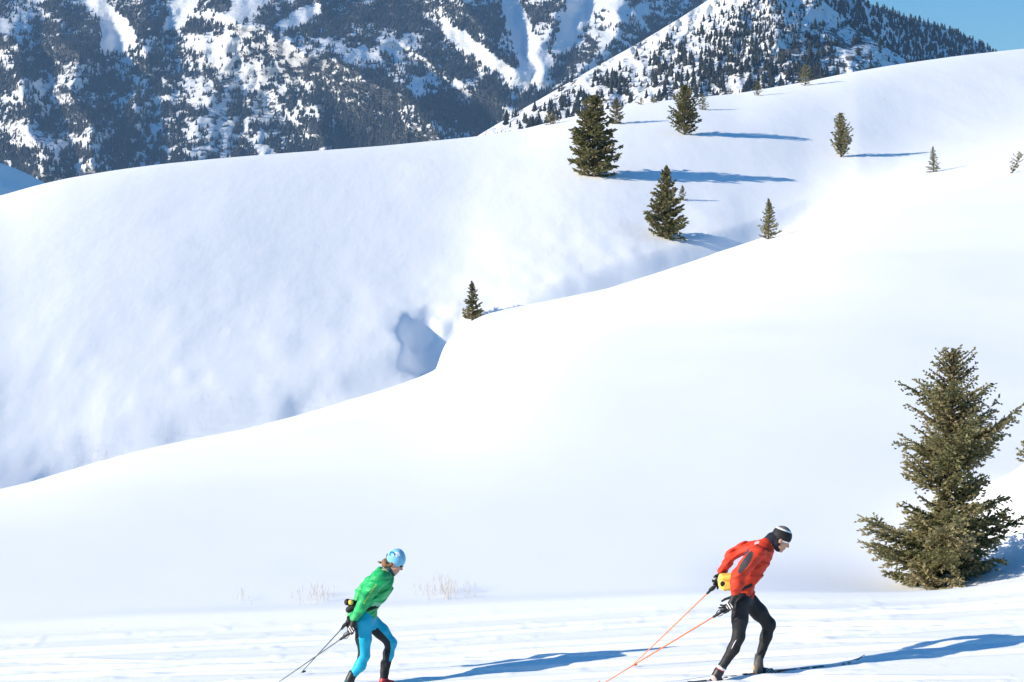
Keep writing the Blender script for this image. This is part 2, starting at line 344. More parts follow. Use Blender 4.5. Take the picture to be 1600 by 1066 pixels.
# nearer sparsely wooded mountain
SP1 = [([(745, 215), (900, 125), (1000, 65), (1110, -5), (1190, -60)], 80, 45), ([(1190, -60), (1150, 40), (1080, 120), (1040, 180)], 80, 25), ([(1190, -60), (1230, 40), (1190, 100), (1200, 170)], 70, 20),
       ([(1190, -60), (1290, 20), (1350, 60), (1420, 100)], 60, 15), ([(1000, 90), (960, 140), (940, 190)], 40, 22)]
def rel1(u, v):
    r = 0
    for poly, w, a in SP1: r = np.maximum(r, a * tent(seg_dist(u + 6 * N2.fbm(u / 30, v / 30, 2), v, poly), w))
    return r + 13 * N2.fbm(u / 40, v / 45, 5, .55) + .22 * np.clip(u - 1190, 0, 260)
MT1 = Mountain(curve([(640, 330), (700, 250), (745, 213), (800, 180), (870, 140), (930, 105), (1000, 66), (1060, 30), (1110, -2), (1150, -30), (1200, -55), (1240, -40), (1290, 5), (1350, 52), (1420, 97), (1480, 140), (1700, 260)], 5),
               curve([(600, 420), (680, 345), (745, 275), (1000, 235), (1300, 185), (1500, 190), (1700, 275)], 20), 1450, 1760, rel1)
def dens1(u, v):
    cr = MT1.cr(u); d = .42 + .6 * N1.fbm(u / 26, v / 14, 4, .6)
    d = d + .65 * gau((u - 1150) / 32) * gau((v - 50) / 45) + .5 * gau((u - 1225) / 35) * gau((v - 30) / 40) + .35 * gau((u - 1050) / 50) * gau((v - 95) / 30) + .4 * gau((u - 890) / 30) * gau((v - 150) / 22)
    d = d - .9 * gau((u - (1060 - (v - 20) * 1.5)) / 55) * (v < 110) - .7 * gau((v - cr - 4) / 12) * (u < 1100) + .3 * gau((v - cr) / 15) * (u > 1240)
    d = d - .75 * gau((u - 1325) / 65) * gau((v - cr - 42) / 22) - .35 * gau((u - 1000) / 70) * gau((v - 140) / 25)
    return np.clip(d, 0.03, 1)
MT1.build('mountain', np.arange(600, 1701, 2.5), 150, M_MTN, lambda u, v: .30 + .13 * N3.fbm(u / 14, v / 10, 3) + .16 * gau((u - 1290) / 80) * gau((v - 75) / 40) + .1 * gau((v - 130) / 60), 'snowy mountainside with rocks and sparse conifers rising to a peak')
# dark forested ridge under the sky
MT3 = Mountain(curve([(1150, -140), (1250, -60), (1340, -2), (1400, 22), (1460, 38), (1500, 52), (1552, 80), (1620, 125), (1800, 220)], 4), curve([(1100, 220), (1560, 190), (1800, 290)], 20), 2000, 2500,
               lambda u, v: 70 * tent(seg_dist(u, v, [(1340, 0), (1400, 110), (1420, 200)]), 60) + (u - 1300) * -1.6 + 16 * N1.fbm(u / 30, v / 30, 4))
MT3.build('mountain', np.arange(1100, 1801, 4.0), 60, M_MTN, lambda u, v: .3 + 0 * u, 'dark forested ridge falling away beneath the blue sky')
# low hill in shade
MT4 = Mountain(curve([(-600, 60), (-200, 190), (-60, 238), (0, 254), (40, 270), (76, 289), (130, 318), (300, 400)], 8), curve([(-600, 420), (300, 430)], 5), 420, 640, lambda u, v: -np.clip(u + 60, -150, 300) * .9 + 6 * gau((v - 296 + (u - 30) * -.12) / 6) + 3 * N1.fbm(u / 60, v / 40, 2))
MT4.build('snow_hill', np.arange(-600, 301, 5.0), 80, M_NEAR, lambda u, v: 0 * u, 'low snow hill in blue shade below the forested mountain')

# forest on the mountains -------------------------------------------------
def fir_template(seed, sides=5, tiers=3):
    r = np.random.default_rng(seed); V = []; T = []
    for k in range(tiers):
        z0 = .06 + .30 * k; z1 = min(1.0, z0 + .48 - .04 * k); rad = .26 * (1 - k * .27)
        a0 = r.uniform(0, 6.28); b = len(V)
        for i in range(sides):
            a = a0 + 6.283 * i / sides; q = rad * r.uniform(.65, 1.25); V.append((q * math.cos(a), q * math.sin(a), z0 + r.uniform(-.05, .05)))
        V.append((r.uniform(-.02, .02), r.uniform(-.02, .02), z1 if k < tiers - 1 else 1.0))
        for i in range(sides): T.append((b + i, b + (i + 1) % sides, b + sides))
    return np.array(V), np.array(T)
FIRS = [fir_template(s) for s in range(6)]
def wood(name, P, hts, tint, label, mat):
    Vs, Ts, At = [], [], []; n0 = 0; which = rng.integers(0, 6, len(P))
    for w in range(6):
        k = np.where(which == w)[0]; V, T = FIRS[w]
        if not len(k): continue
        wid = hts[k] * rng.uniform(.7, 1.35, len(k))
        vv = V[None] * np.stack([wid, wid, hts[k]], -1)[:, None] + P[k][:, None]
        Vs.append(vv.reshape(-1, 3)); Ts.append((T[None] + (np.arange(len(k)) * len(V))[:, None, None] + n0).reshape(-1, 3)); n0 += vv.size // 3
        At.append(np.repeat(tint[k], len(V)))
    o = mesh_np(name, np.concatenate(Vs), np.concatenate(Ts), mat, smooth=False, attr={'tint': np.concatenate(At)})
    return tag(o, label, 'forest', kind='stuff')
def scatter(mt, dens, box, n, pxh):
    u = rng.uniform(box[0], box[1], n); v = rng.uniform(box[2], box[3], n)
    ok = (v > mt.cr(u) + .5) & (v < mt.ba(u)); u, v = u[ok], v[ok]
    ok = rng.uniform(0, 1, len(u)) < dens(u, v); u, v = u[ok], v[ok]
    Y = mt.depth(u, v); P = pt(u, v, Y); h = pxh(u, v, rng.uniform(0, 1, len(u))) * Y / F
    P[:, 2] -= h * .06
    tint = np.clip(.35 + .3 * N1.fbm(u / 25, v / 25, 3) + rng.normal(0, .15, len(u)), 0, 1)
    return P, h, tint, u, v
P, h, tn, u, v = scatter(MT2, dens2, (-90, 1120, -40, 300), 74000, lambda u, v, r: (5.5 + 6 * r ** 2.5) * np.clip(.75 + v / 500, .7, 1.25))
tn = np.clip(tn + .35 * gau((u - 125) / 45) * gau((v - 65) / 22), 0, 1)
wood('forest', P, h, tn, 'dense dark conifer forest covering the far mountain', M_WOOD)
P, h, tn, u, v = scatter(MT3, lambda u, v: np.full(np.shape(u), .95), (1180, 1680, -100, 190), 9000, lambda u, v, r: 8 + 5 * r)
wood('forest', P, h, tn * .5, 'dense dark forest on the ridge under the sky', M_WOOD)
P, h, tn, u, v = scatter(MT1, dens1, (700, 1480, -60, 235), 15000, lambda u, v, r: (6 + 12 * r ** 2) * np.clip(.6 + v / 230, .5, 1.3))
vis = (v < vf(u) + 1) & (v > 3) & (u > 735) & (u < 1430)
score = np.where(vis, h, 0); big = np.argsort(-score)[:280]; rest = np.setdiff1d(np.arange(len(h)), big)
wood('forest', P[rest], h[rest], tn[rest], 'thin scatter of small conifers and brush on the nearer mountainside', M_WOOD)
lone = []
for k in range(6):
    V, T = fir_template(40 + k, 7, 5) if False else fir_template(40 + k, 7, 4)
    V[:, 2] = V[:, 2] / V[:, 2].max()
    o = mesh_np('conifer', V, T, M_WOOD, smooth=False, attr={'tint': np.full(len(V), .1 + .12 * k)}); lone.append(o)
for i, k in enumerate(big):
    o = lone[i] if i < 6 else lone[i % 6].copy()
    if i >= 6: COL.objects.link(o)
    w = h[k] * rng.uniform(.9, 1.35); o.location = P[k]; o.scale = (w, w, h[k]); o.rotation_euler = (0, 0, rng.uniform(0, 6.28))
    tag(o, 'small dark conifer standing on the rocky white mountainside below the peak', 'tree', 'conifers scattered on the nearer mountainside')

# ------------------------------------------------------------------ conifers of the hills
def tube(V, Q, pts, rads, n=6):
    b = len(V); pts = [Vector(p) for p in pts]
    for i, p in enumerate(pts):
        d = (pts[min(i + 1, len(pts) - 1)] - pts[max(i - 1, 0)]).normalized(); a = d.orthogonal().normalized(); c = d.cross(a)
        for k in range(n):
            t = 6.28318 * k / n; V.append(p + (a * math.cos(t) + c * math.sin(t)) * rads[i])
    for i in range(len(pts) - 1):
        for k in range(n): Q.append((b + i * n + k, b + i * n + (k + 1) % n, b + (i + 1) * n + (k + 1) % n, b + (i + 1) * n + k))

def conifer(name, label, base, h, left, right, seed, nb, sp, step, mat=M_NEEDLE, lean=0.0, gaps=(), up=.35, low=-.15, group=None, rotz=0, thick=1.0, brown=0.0, whorl=0):
    """left / right: (height fraction, half width in m) envelopes; sp: needle spray length; step: spacing of sprays"""
    R = random.Random(seed); root = empty(name, base, label, 'tree', group)
    lt, lw = zip(*left); rt, rw = zip(*right)
    V, Q = [], []
    axis = lambda t: Vector((lean * t + .012 * h * math.sin(5 * t + seed), .01 * h * math.sin(4 * t + 2 * seed), h * t))
    tube(V, Q, [axis(k / 10) - Vector((0, 0, .15 if k == 0 else 0)) for k in range(11)], [h * .021 * (1 - .93 * k / 10) * thick + .004 for k in range(11)], 8)
    NV, NT, TI = [], [], []
    def spray(p, d, ln, ti):
        for _ in range(3):
            dd = (d + Vector((R.gauss(0, .45), R.gauss(0, .45), R.gauss(0, .35)))).normalized()
            s = dd.cross(Vector((R.gauss(0, 1), R.gauss(0, 1), R.gauss(0, 1)))).normalized() * ln * .17
            l = ln * R.uniform(.6, 1.2) * max(.5, 1.08 - .6 * max(0, p.z / h) ** 2); b = len(NV); o = p + dd * (-.15 * l)
            NV.extend((o - s, o + s, o + dd * l * .55 + s * 1.1, o + dd * l, o + dd * l * .55 - s * 1.1))
            NT.extend(((b, b + 1, b + 2), (b, b + 2, b + 4), (b + 4, b + 2, b + 3))); TI.extend([min(1, max(0, ti + R.gauss(0, .16)))] * 5)
    for i in range(nb):
        t = (i + R.random()) / nb; t = .015 + .97 * t ** .92
        if whorl: t = min(.985, max(.012, (math.floor(t * whorl) + .5 + R.gauss(0, .13)) / whorl))
        az = i * 2.39996 + R.uniform(-.5, .5); cx, sy = math.cos(az), math.sin(az)
        wl, wr = float(np.interp(t, lt, lw)), float(np.interp(t, rt, rw))
        L = (wr if cx > 0 else wl) * abs(cx) ** 1 + (wl + wr) / 2 * (1 - abs(cx)); L *= R.uniform(.55, 1.12)
        if any(a <= t <= b and ((sd < 0) == (cx < 0) or sd == 0) and R.random() < pr for (a, b, sd, pr) in gaps): L *= .25
        if L < .02: continue
        a0 = low + (up - low) * t ** .7 + R.uniform(-.1, .1); b0 = R.uniform(.05, .3)
        p0 = axis(t); o = Vector((cx, sy, 0)); ti0 = .42 + R.gauss(0, .2) + brown * (R.random() < .12)
        path = lambda s: p0 + o * (L * s) + Vector((0, 0, L * (a0 * s + b0 * s * s)))
        tube(V, Q, [path(0), path(.35), path(.7), path(.97)], [h * .0042 * thick + .003, h * .003 * thick + .002, h * .002 * thick, .0015], 4)
        nt_ = max(2, int(L / step)); sidev = Vector((-sy, cx, 0))
        for j in range(nt_ + 1):
            s = .12 + .88 * (j + R.random() * .6) / (nt_ + .6)
            if s > 1: s = 1
            pp = path(s); tang = (o + Vector((0, 0, a0 + 2 * b0 * s))).normalized()
            spray(pp, tang, sp, ti0)
            tl = min(L * .48, .16 * h) * (1.05 - .75 * s) * (.35 + .65 * min(1, s * 2.2))
            for sd in (-1, 1):
                if R.random() < .1: continue
                td = (tang * R.uniform(.55, .9) + sidev * sd * R.uniform(.5, .95) + Vector((0, 0, R.uniform(-.5, .35)))).normalized()
                m = max(1, int(tl / step)); l2 = tl * R.uniform(.6, 1.2)
                for q in range(m):
                    f = (q + .7) / m; spray(pp + td * (l2 * f) + Vector((0, 0, -.18 * l2 * f * f)), td, sp, ti0 + .1 * f)
    for k in range(8): spray(axis(.9 + .1 * k / 8), Vector((R.gauss(0, .3), R.gauss(0, .3), 1)).normalized(), sp, .5)
    mesh_np('trunk', [tuple(x) for x in V], Q, M_BARK, root)
    mesh_np('crown', [tuple(x) for x in NV], NT, mat, root, smooth=False, attr={'tint': TI})
    root.rotation_euler = (0, 0, rotz)
    return root

def env(pts_, s): return [(t, w * s) for t, w in pts_]
def place(u, v, ymin):
    Y, z = ray_ground(u, v, ymin); return Y, ((u - 800) / F * Y, Y, z - .03)
# the large spruce beside the trail
Yb = 29.7; px = Yb / F; zb = float(gz(1466, Yb)) + H
hb = (VH - 540) / F * Yb + H - zb
conifer('spruce_tree', 'large open-crowned spruce standing at the trail edge behind the skier in red', ((1466 - 800) * px, Yb, zb - .05), hb,
        env([(0, .92), (.05, .95), (.12, 1.1), (.2, 1.14), (.25, .95), (.29, .5), (.36, .5), (.42, .66), (.5, .78), (.57, .72), (.65, .50), (.71, .72), (.75, .70), (.78, .40), (.88, .34), (.95, .22), (1, .05)], .87),
        env([(0, .85), (.08, .92), (.16, 1.0), (.22, 1.08), (.28, .9), (.33, .55), (.4, .78), (.48, .86), (.55, .96), (.61, .9), (.67, .5), (.75, .6), (.8, .46), (.88, .38), (.95, .24), (1, .05)], .93),
        11, 300, .058, .045, lean=.19, gaps=[(.28, .4, -1, .8), (.30, .38, 1, .5), (.62, .69, 1, .6), (.44, .5, 1, .5), (.6, .68, -1, .5), (.22, .28, -1, .4), (.78, .84, 1, .4)], up=.6, low=-.12, brown=.35, thick=1.0)
N_ENV = [(0, .85), (.06, 1), (.2, .95), (.4, .72), (.6, .5), (.8, .28), (.93, .1), (1, .01)]
def hill_tree(u, v, vtop, wl, wr, ymin, label, seed, nb, mat=M_NEEDLE_D, shape=N_ENV, **kw):
    Y, b = place(u, v, 60 if v > float(vc(u)) + 3 or u > 1300 else float(Yc(u)) + 3); m = Y / F; hh = (v - vtop) * m
    return conifer('conifer', label, b, hh, [(t, w * wl * m) for t, w in shape], [(t, w * wr * m) for t, w in shape], seed, int(nb * 1.15), kw.pop('sp', max(.1, hh * .06)), kw.pop('step', max(.1, hh * .04)), mat, group='conifers on the hill across the gully', **kw)
BUSHY = [(0, .75), (.1, .95), (.3, 1), (.5, .85), (.7, .6), (.88, .32), (1, .02)]
SLIM = [(0, .8), (.1, 1), (.3, .8), (.55, .55), (.8, .26), (1, .01)]
hill_tree(928, 276, 148, 43, 42, 142, 'tallest dark conifer on the far hill casting a long blue shadow', 21, 120, up=.25, low=-.05, shape=[(0, .75), (.08, .8), (.16, .85), (.3, 1), (.45, .85), (.6, .68), (.75, .48), (.9, .35), (1, .1)], gaps=[(.12, .2, 0, .3)])
hill_tree(963, 194, 153, 13, 15, 180, 'small conifer peeping out behind the tallest tree on the far hill', 22, 50, shape=BUSHY, up=.6)
hill_tree(1070, 211, 133, 25, 25, 180, 'bushy conifer near the crest of the far hill with a bare right side', 23, 80, shape=BUSHY, up=.9, low=.3)
hill_tree(1098, 172, 146, 9, 11, 200, 'round shrubby conifer on the crest beside the bushy conifer', 24, 36, shape=BUSHY, up=.6)
hill_tree(1314, 246, 177, 17, 17, 182, 'upright narrow conifer alone on the open slope right of the crest trees', 25, 70, shape=BUSHY, up=1.3, low=.7, mat=M_NEEDLE)
hill_tree(1458, 269, 228, 11.5, 11.5, 200, 'small slim conifer alone on the slope with a thin shadow', 26, 46, mat=M_NEEDLE, shape=SLIM)
hill_tree(1580, 271, 240, 11, 17, 212, 'tiny leaning young conifer at the right edge of the slope', 27, 26, mat=M_NEEDLE, shape=[(0, .1), (.2, .4), (.4, .9), (.7, 1), (1, .4)], lean=.6, up=.8)
hill_tree(1040, 373, 259, 34, 34, 148, 'full conifer standing just above the gully with upswept boughs', 28, 100, up=.9, low=-.1, gaps=[(.2, .3, 1, .5)])
hill_tree(1066, 313, 289, 8, 8, 155, 'little conifer behind the right side of the full gully conifer', 29, 30, shape=SLIM)
hill_tree(1201, 374, 309, 18, 18, 166, 'slim pointed conifer rising from the gully rim', 30, 60, mat=M_NEEDLE, shape=SLIM, up=.6)
hill_tree(738, 503, 440, 17, 17, 123, 'lone open young conifer in the gully beside the blue hollow', 31, 60, up=.5, low=.1, sp=.17, step=.12)
hill_tree(1258, 134, 100, 11, 13, 220, 'yellowish shrubby conifer on the skyline of the far hill', 32, 36, mat=M_NEEDLE, shape=BUSHY, up=.8)
hill_tree(1184, 150, 124, 8, 9, 210, 'small grey-green conifer on the crest left of the yellowish shrubby one', 33, 30, shape=BUSHY)
hill_tree(860, 195, 174, 14, 16, 180, 'low rounded conifer on the crest left of the tallest tree', 34, 34, shape=BUSHY)
hill_tree(1002, 164, 152, 5, 5, 190, 'tiny brownish bush on the crest, left one of a pair', 35, 16, mat=M_NEEDLE, shape=BUSHY, brown=.6)
hill_tree(1022, 161, 150, 5, 5, 190, 'tiny brownish bush on the crest, right one of a pair', 36, 16, mat=M_NEEDLE, shape=BUSHY, brown=.6)
# sprig at the right edge
Ys, b = place(1604, 722, 40); m_ = Ys / F
conifer('conifer', 'young conifer cut by the right edge above the large spruce', b, 36 * m_, [(t, w * 16 * m_) for t, w in BUSHY], [(t, w * 16 * m_) for t, w in BUSHY], 37, 24, .07, .06, M_NEEDLE, up=.9)

# ------------------------------------------------------------------ dry shrubs beside the trail, grass stalks on the gully bank
def stems(P, hts, rad, R, spread=.15, forks=0):
    V, Q = [], []
    for p, hh in zip(P, hts):
        d = Vector((R.gauss(0, spread), R.gauss(0, spread), 1)).normalized(); p = Vector(p); bend = Vector((R.gauss(0, .06), R.gauss(0, .06), 0)) * hh
        tube(V, Q, [p - Vector((0, 0, .05)), p + d * hh * .5 + bend * .3, p + d * hh + bend], [rad, rad * .75, rad * .35], 3)
        for _ in range(forks):
            s = R.uniform(.3, .75); q = p + d * hh * s; e = Vector((R.gauss(0, .35), R.gauss(0, .2), 1)).normalized() * hh * (1 - s) * R.uniform(.5, 1)
            tube(V, Q, [q, q + e * .5, q + e], [rad * .7, rad * .5, rad * .25], 3)
    return V, Q
def dry_shrub(u0, u1, v, vtop, n, seed, label):
    R = random.Random(seed); Yb = float(Ye((u0 + u1) / 2)) + 1.0; uc = (u0 + u1) / 2; base = Vector(((uc - 800) / F * Yb, Yb, float(gz(uc, Yb)) + H))
    P, hs_ = [], []
    for _ in range(n):
        uu = uc + (u1 - u0) / 2 * max(-1, min(1, R.gauss(0, .5))); yy = Yb + R.uniform(-.4, .6)
        P.append(Vector(((uu - 800) / F * yy, yy, float(gz(uu, yy)) + H)) - base); k = 1 - .55 * abs(uu - uc) / ((u1 - u0) / 2)
        hs_.append((v - vtop) * Yb / F * R.uniform(.4, 1.0) * k)
    V, Q = stems(P, hs_, .0032, R, .13, 2)
    o = mesh_np('dry_shrub', [tuple(x) for x in V], Q, M_STEM, loc=base); tag(o, label, 'shrub', 'dry shrubs along the trail edge')
dry_shrub(455, 530, 962, 930, 40, 1, 'pale dry stems poking from the snow behind the skier in green')
dry_shrub(650, 742, 954, 913, 60, 2, 'widest clump of pale dry stems in front of the skier in green')
dry_shrub(362, 394, 965, 935, 9, 3, 'few thin pale stems, leftmost and sparsest of the dry clumps')

def bank_grass():
    R = random.Random(9); P, hs_ = [], []
    for (a, b, n, dv0, dv1) in ((55, 175, 46, 6, 60), (180, 330, 26, 4, 30), (300, 430, 40, 8, 90), (440, 530, 16, 5, 25), (760, 830, 14, 3, 12)):
        for _ in range(n):
            u = R.uniform(a, b); Y, z = ray_ground(u, float(vc(u)) - R.uniform(dv0, dv1), float(Yc(u)) + 3); P.append(((u - 800) / F * Y, Y, z)); hs_.append(R.uniform(.25, .75))
    V, Q = stems(P, hs_, .0065, R, .25, 0)
    tag(mesh_np('dry_grass', [tuple(x) for x in V], Q, M_TWIG), 'thin pale stalks poking through the snow of the gully bank', 'grass', kind='stuff')
bank_grass()

# ------------------------------------------------------------------ people
def smin(a, b, k):
    hh = np.clip(.5 + .5 * (b - a) / k, 0, 1); return b + (a - b) * hh - k * hh * (1 - hh)
class SDF:
    def __init__(s): s.pr = []; s.cut = []
    def cap(s, a, b, ra, rb, k=.03, sy=1.0): s.pr.append(('c', np.array(a, float), np.array(b, float), ra, rb, k, sy)); return s
    def chain(s, pts_, rs, k=.03, sy=1.0):
        for i in range(len(pts_) - 1): s.cap(pts_[i], pts_[i + 1], rs[i], rs[i + 1], k, sy)
        return s
    def ell(s, c, R, r, k=.02): s.pr.append(('e', np.array(c, float), np.array(R, float), np.array(r, float), 0, k, 1)); return s
    def box(s, c, R, hw, rd, k=.01): s.pr.append(('b', np.array(c, float), np.array(R, float), np.array(hw, float), rd, k, 1)); return s
    def half(s, p, n): s.cut.append((np.array(p, float), np.array(n, float))); return s
    def mesh(s, vox, noise=None):
        lo = np.full(3, 1e9); hi = -lo; bb = []
        for p in s.pr:
            if p[0] == 'c': r = max(p[3], p[4]) * np.array([1, p[6], 1]); l, h_ = np.minimum(p[1], p[2]) - r, np.maximum(p[1], p[2]) + r
            else: r = max(p[3]) * 1.8; l, h_ = p[1] - r, p[1] + r
            bb.append((l, h_)); lo = np.minimum(lo, l); hi = np.maximum(hi, h_)
        lo = lo - 4 * vox; hi = hi + 4 * vox; n = np.ceil((hi - lo) / vox).astype(int) + 1
        ax = [lo[i] + vox * np.arange(n[i]) for i in range(3)]
        D = np.full(n, .3, np.float32)
        for p, (l, h_) in zip(s.pr, bb):
            m = .07; sl = tuple(slice(max(0, int((l[i] - m - lo[i]) / vox)), min(n[i], int((h_[i] + m - lo[i]) / vox) + 2)) for i in range(3))
            x = ax[0][sl[0]][:, None, None]; y = ax[1][sl[1]][None, :, None]; z = ax[2][sl[2]][None, None, :]
            if p[0] == 'c':
                a, b, ra, rb, k, sy = p[1:]; d = b - a; d2 = np.array([d[0], d[1] / sy, d[2]]); px, py, pz = x - a[0], (y - a[1]) / sy, z - a[2]
                t = np.clip((px * d2[0] + py * d2[1] + pz * d2[2]) / max(1e-9, d2 @ d2), 0, 1)
                dd = np.sqrt((px - t * d2[0]) ** 2 + (py - t * d2[1]) ** 2 + (pz - t * d2[2]) ** 2) - (ra + (rb - ra) * t)
            else:
                c, Rm, r, _, k, _ = p[1:]; q = [(x - c[0]) * Rm[i][0] + (y - c[1]) * Rm[i][1] + (z - c[2]) * Rm[i][2] for i in range(3)]
                if p[0] == 'b':
                    g3 = [np.abs(q[i]) - r[i] + p[4] for i in range(3)]
                    dd = np.sqrt(sum(np.maximum(g, 0) ** 2 for g in g3)) + np.minimum(np.maximum(np.maximum(g3[0], g3[1]), g3[2]), 0) - p[4]
                    D[sl] = smin(D[sl], dd.astype(np.float32), k); continue
                kk = np.sqrt((q[0] / r[0]) ** 2 + (q[1] / r[1]) ** 2 + (q[2] / r[2]) ** 2); k2 = np.sqrt((q[0] / r[0] ** 2) ** 2 + (q[1] / r[1] ** 2) ** 2 + (q[2] / r[2] ** 2) ** 2) + 1e-6
                dd = kk * (kk - 1) / k2
            D[sl] = smin(D[sl], dd.astype(np.float32), k)
        x = ax[0][:, None, None]; y = ax[1][None, :, None]; z = ax[2][None, None, :]
        if noise is not None: D = D + noise(x, y, z).astype(np.float32)
        for p, nn in s.cut: D = np.maximum(D, ((x - p[0]) * nn[0] + (y - p[1]) * nn[1] + (z - p[2]) * nn[2]).astype(np.float32))
        return nets(D, lo, vox)
def nets(D, lo, vox):
    s = D < 0; n = np.array(D.shape) - 1
    cnt = np.zeros(n, np.int16); acc = np.zeros((*n, 3), np.float32)
    C = lambda A, i, j, k: A[i:i + n[0], j:j + n[1], k:k + n[2]]
    for ax_ in range(3):
        for a in (0, 1):
            for b in (0, 1):
                o0 = [0, 0, 0]; oth = [q for q in range(3) if q != ax_]; o0[oth[0]] = a; o0[oth[1]] = b; o1 = list(o0); o1[ax_] = 1
                d0, d1 = C(D, *o0), C(D, *o1); x = C(s, *o0) != C(s, *o1); t = np.where(x, d0 / np.where(x, d0 - d1, 1), 0)
                cnt += x
                for q in range(3): acc[..., q] += np.where(x, t if q == ax_ else o0[q], 0)
    act = cnt > 0; idx = np.full(n, -1, np.int64); w = np.argwhere(act); idx[act] = np.arange(len(w))
    V = lo + vox * (w + acc[act] / cnt[act][:, None]); Q = []
    for ax_ in range(3):
        sl0 = [slice(1, n[q]) for q in range(3)]; sl0[ax_] = slice(0, n[ax_]); sl1 = list(sl0); sl1[ax_] = slice(1, n[ax_] + 1)
        a, b = s[tuple(sl0)], s[tuple(sl1)]; e1, e2 = [q for q in range(3) if q != ax_]
        for flip in (False, True):
            e = np.argwhere((a & ~b) if not flip else (~a & b))
            if not len(e): continue
            for q in (e1, e2): e[:, q] += 1
            def id_(d1, d2): f = e.copy(); f[:, e1] -= d1; f[:, e2] -= d2; return idx[f[:, 0], f[:, 1], f[:, 2]]
            q = np.stack([id_(1, 1), id_(0, 1), id_(0, 0), id_(1, 0)], -1)
            if flip != (ax_ == 1): q = q[:, ::-1]
            Q.append(q)
    return V, np.concatenate(Q)
def obj_sdf(name, sdf, vox, mats, parent, noise=None, region=None, smooth_it=1):
    V, Q = sdf.mesh(vox, noise); cen = V[Q].mean(1)
    fm = region(cen) if region is not None else None
    return mesh_np(name, V, Q, mats, parent, True, fm)
def wrinkle(dirv, f, amp, ph=0, f2=9.0):
    rd = lambda q: 1 - 2 * np.abs(np.sin(q / 2)) ** .7
    d = np.array(dirv, float); d /= np.linalg.norm(d)
    def fn(x, y, z):
        a = x * d[0] + y * d[1] + z * d[2]; w = np.sin(f2 * (x * 1.3 - z) + ph) + np.sin(f2 * 1.7 * (y + z * .6) + 2 * ph)
        return -amp * (rd(f * a + 1.6 * w + ph) * .6 + rd(f * .53 * (a + .4 * y) + 2.1 * w) * .55 + .35 * rd(f * 1.9 * (a - .5 * x) + 2.6 * w))
    return fn
M_SKIN = plain('skin', (.50, .27, .19), .5, .3, var=.08, vscale=20)
M_RED = plain('red_jacket', (.52, .040, .016), .62, .25, bump=(38, .25, .01), var=.12, vscale=12)
M_DGREY = plain('dark_grey_panel', (.035, .04, .052), .7, .2)
M_GREEN = plain('green_jacket', (.014, .36, .11), .5, .35, bump=(38, .3, .01), var=.3, vscale=10)
M_LIME = plain('lime_piping', (.35, .50, .06), .5)
M_MINT = plain('pale_green_panel', (.16, .45, .27), .5)
M_BLACK = plain('black_tights', (.011, .012, .015), .6, .3, bump=(60, .2, .004))
M_CYAN = plain('cyan_tights', (.003, .37, .56), .5, .3, bump=(60, .2, .004))
M_GLOVE = plain('black_gloves', (.012, .012, .014), .55, .35)
M_GLOVEW = plain('white_glove_trim', (.6, .58, .6), .6)
M_YEL = plain('yellow_pack', (.78, .55, .10), .55, .3, bump=(30, .2, .01))
M_BELT = plain('black_webbing', (.014, .014, .016), .6)
M_GREY = plain('grey_knit', (.17, .17, .185), .9, .1, bump=(220, .5, .003))
M_WHITE = plain('white_trim', (.78, .78, .79), .6)
M_HBAND = plain('black_headband', (.014, .014, .017), .7)
M_NAVY = plain('navy_neck_warmer', (.012, .016, .026), .8)
M_TEAL = plain('teal_collar', (.008, .065, .085), .7)
M_HAIR = plain('light_brown_hair', (.19, .105, .055), .55, .3, bump=(70, .9, .01), var=.45, vscale=45)
M_HAT = plain('sky_blue_hat', (.20, .50, .72), .8, .15, bump=(120, .3, .004), var=.12, vscale=14)
M_HATD = plain('deep_blue_hat_print', (.02, .16, .36), .8)
M_LENS = plain('dark_lens', (.012, .012, .02), .15, .6)
M_EYE = plain('eye', (.05, .035, .03), .2, .5)
M_BOOTG = plain('grey_boot', (.085, .08, .075), .5)
M_BOOTB = plain('black_boot', (.013, .013, .016), .45, .4)
M_ORANGE = plain('orange_trim', (.72, .30, .03), .5)
M_REDB = plain('red_boot', (.42, .02, .03), .45, .4)
M_PINK = plain('pale_heel_counter', (.45, .36, .37), .5)
M_POLEO = plain('orange_pole', (.80, .19, .03), .35, .5)
M_POLED = plain('dark_green_pole', (.02, .045, .045), .35, .5)
M_SKIK = plain('black_ski', (.014, .013, .014), .3, .5)
M_SKIW = plain('white_ski_print', (.7, .68, .66), .4, .4)
M_SKIR = plain('brown_red_ski_print', (.20, .05, .035), .4, .4)
M_STEEL = plain('steel', (.5, .5, .5), .3, .5, 1)

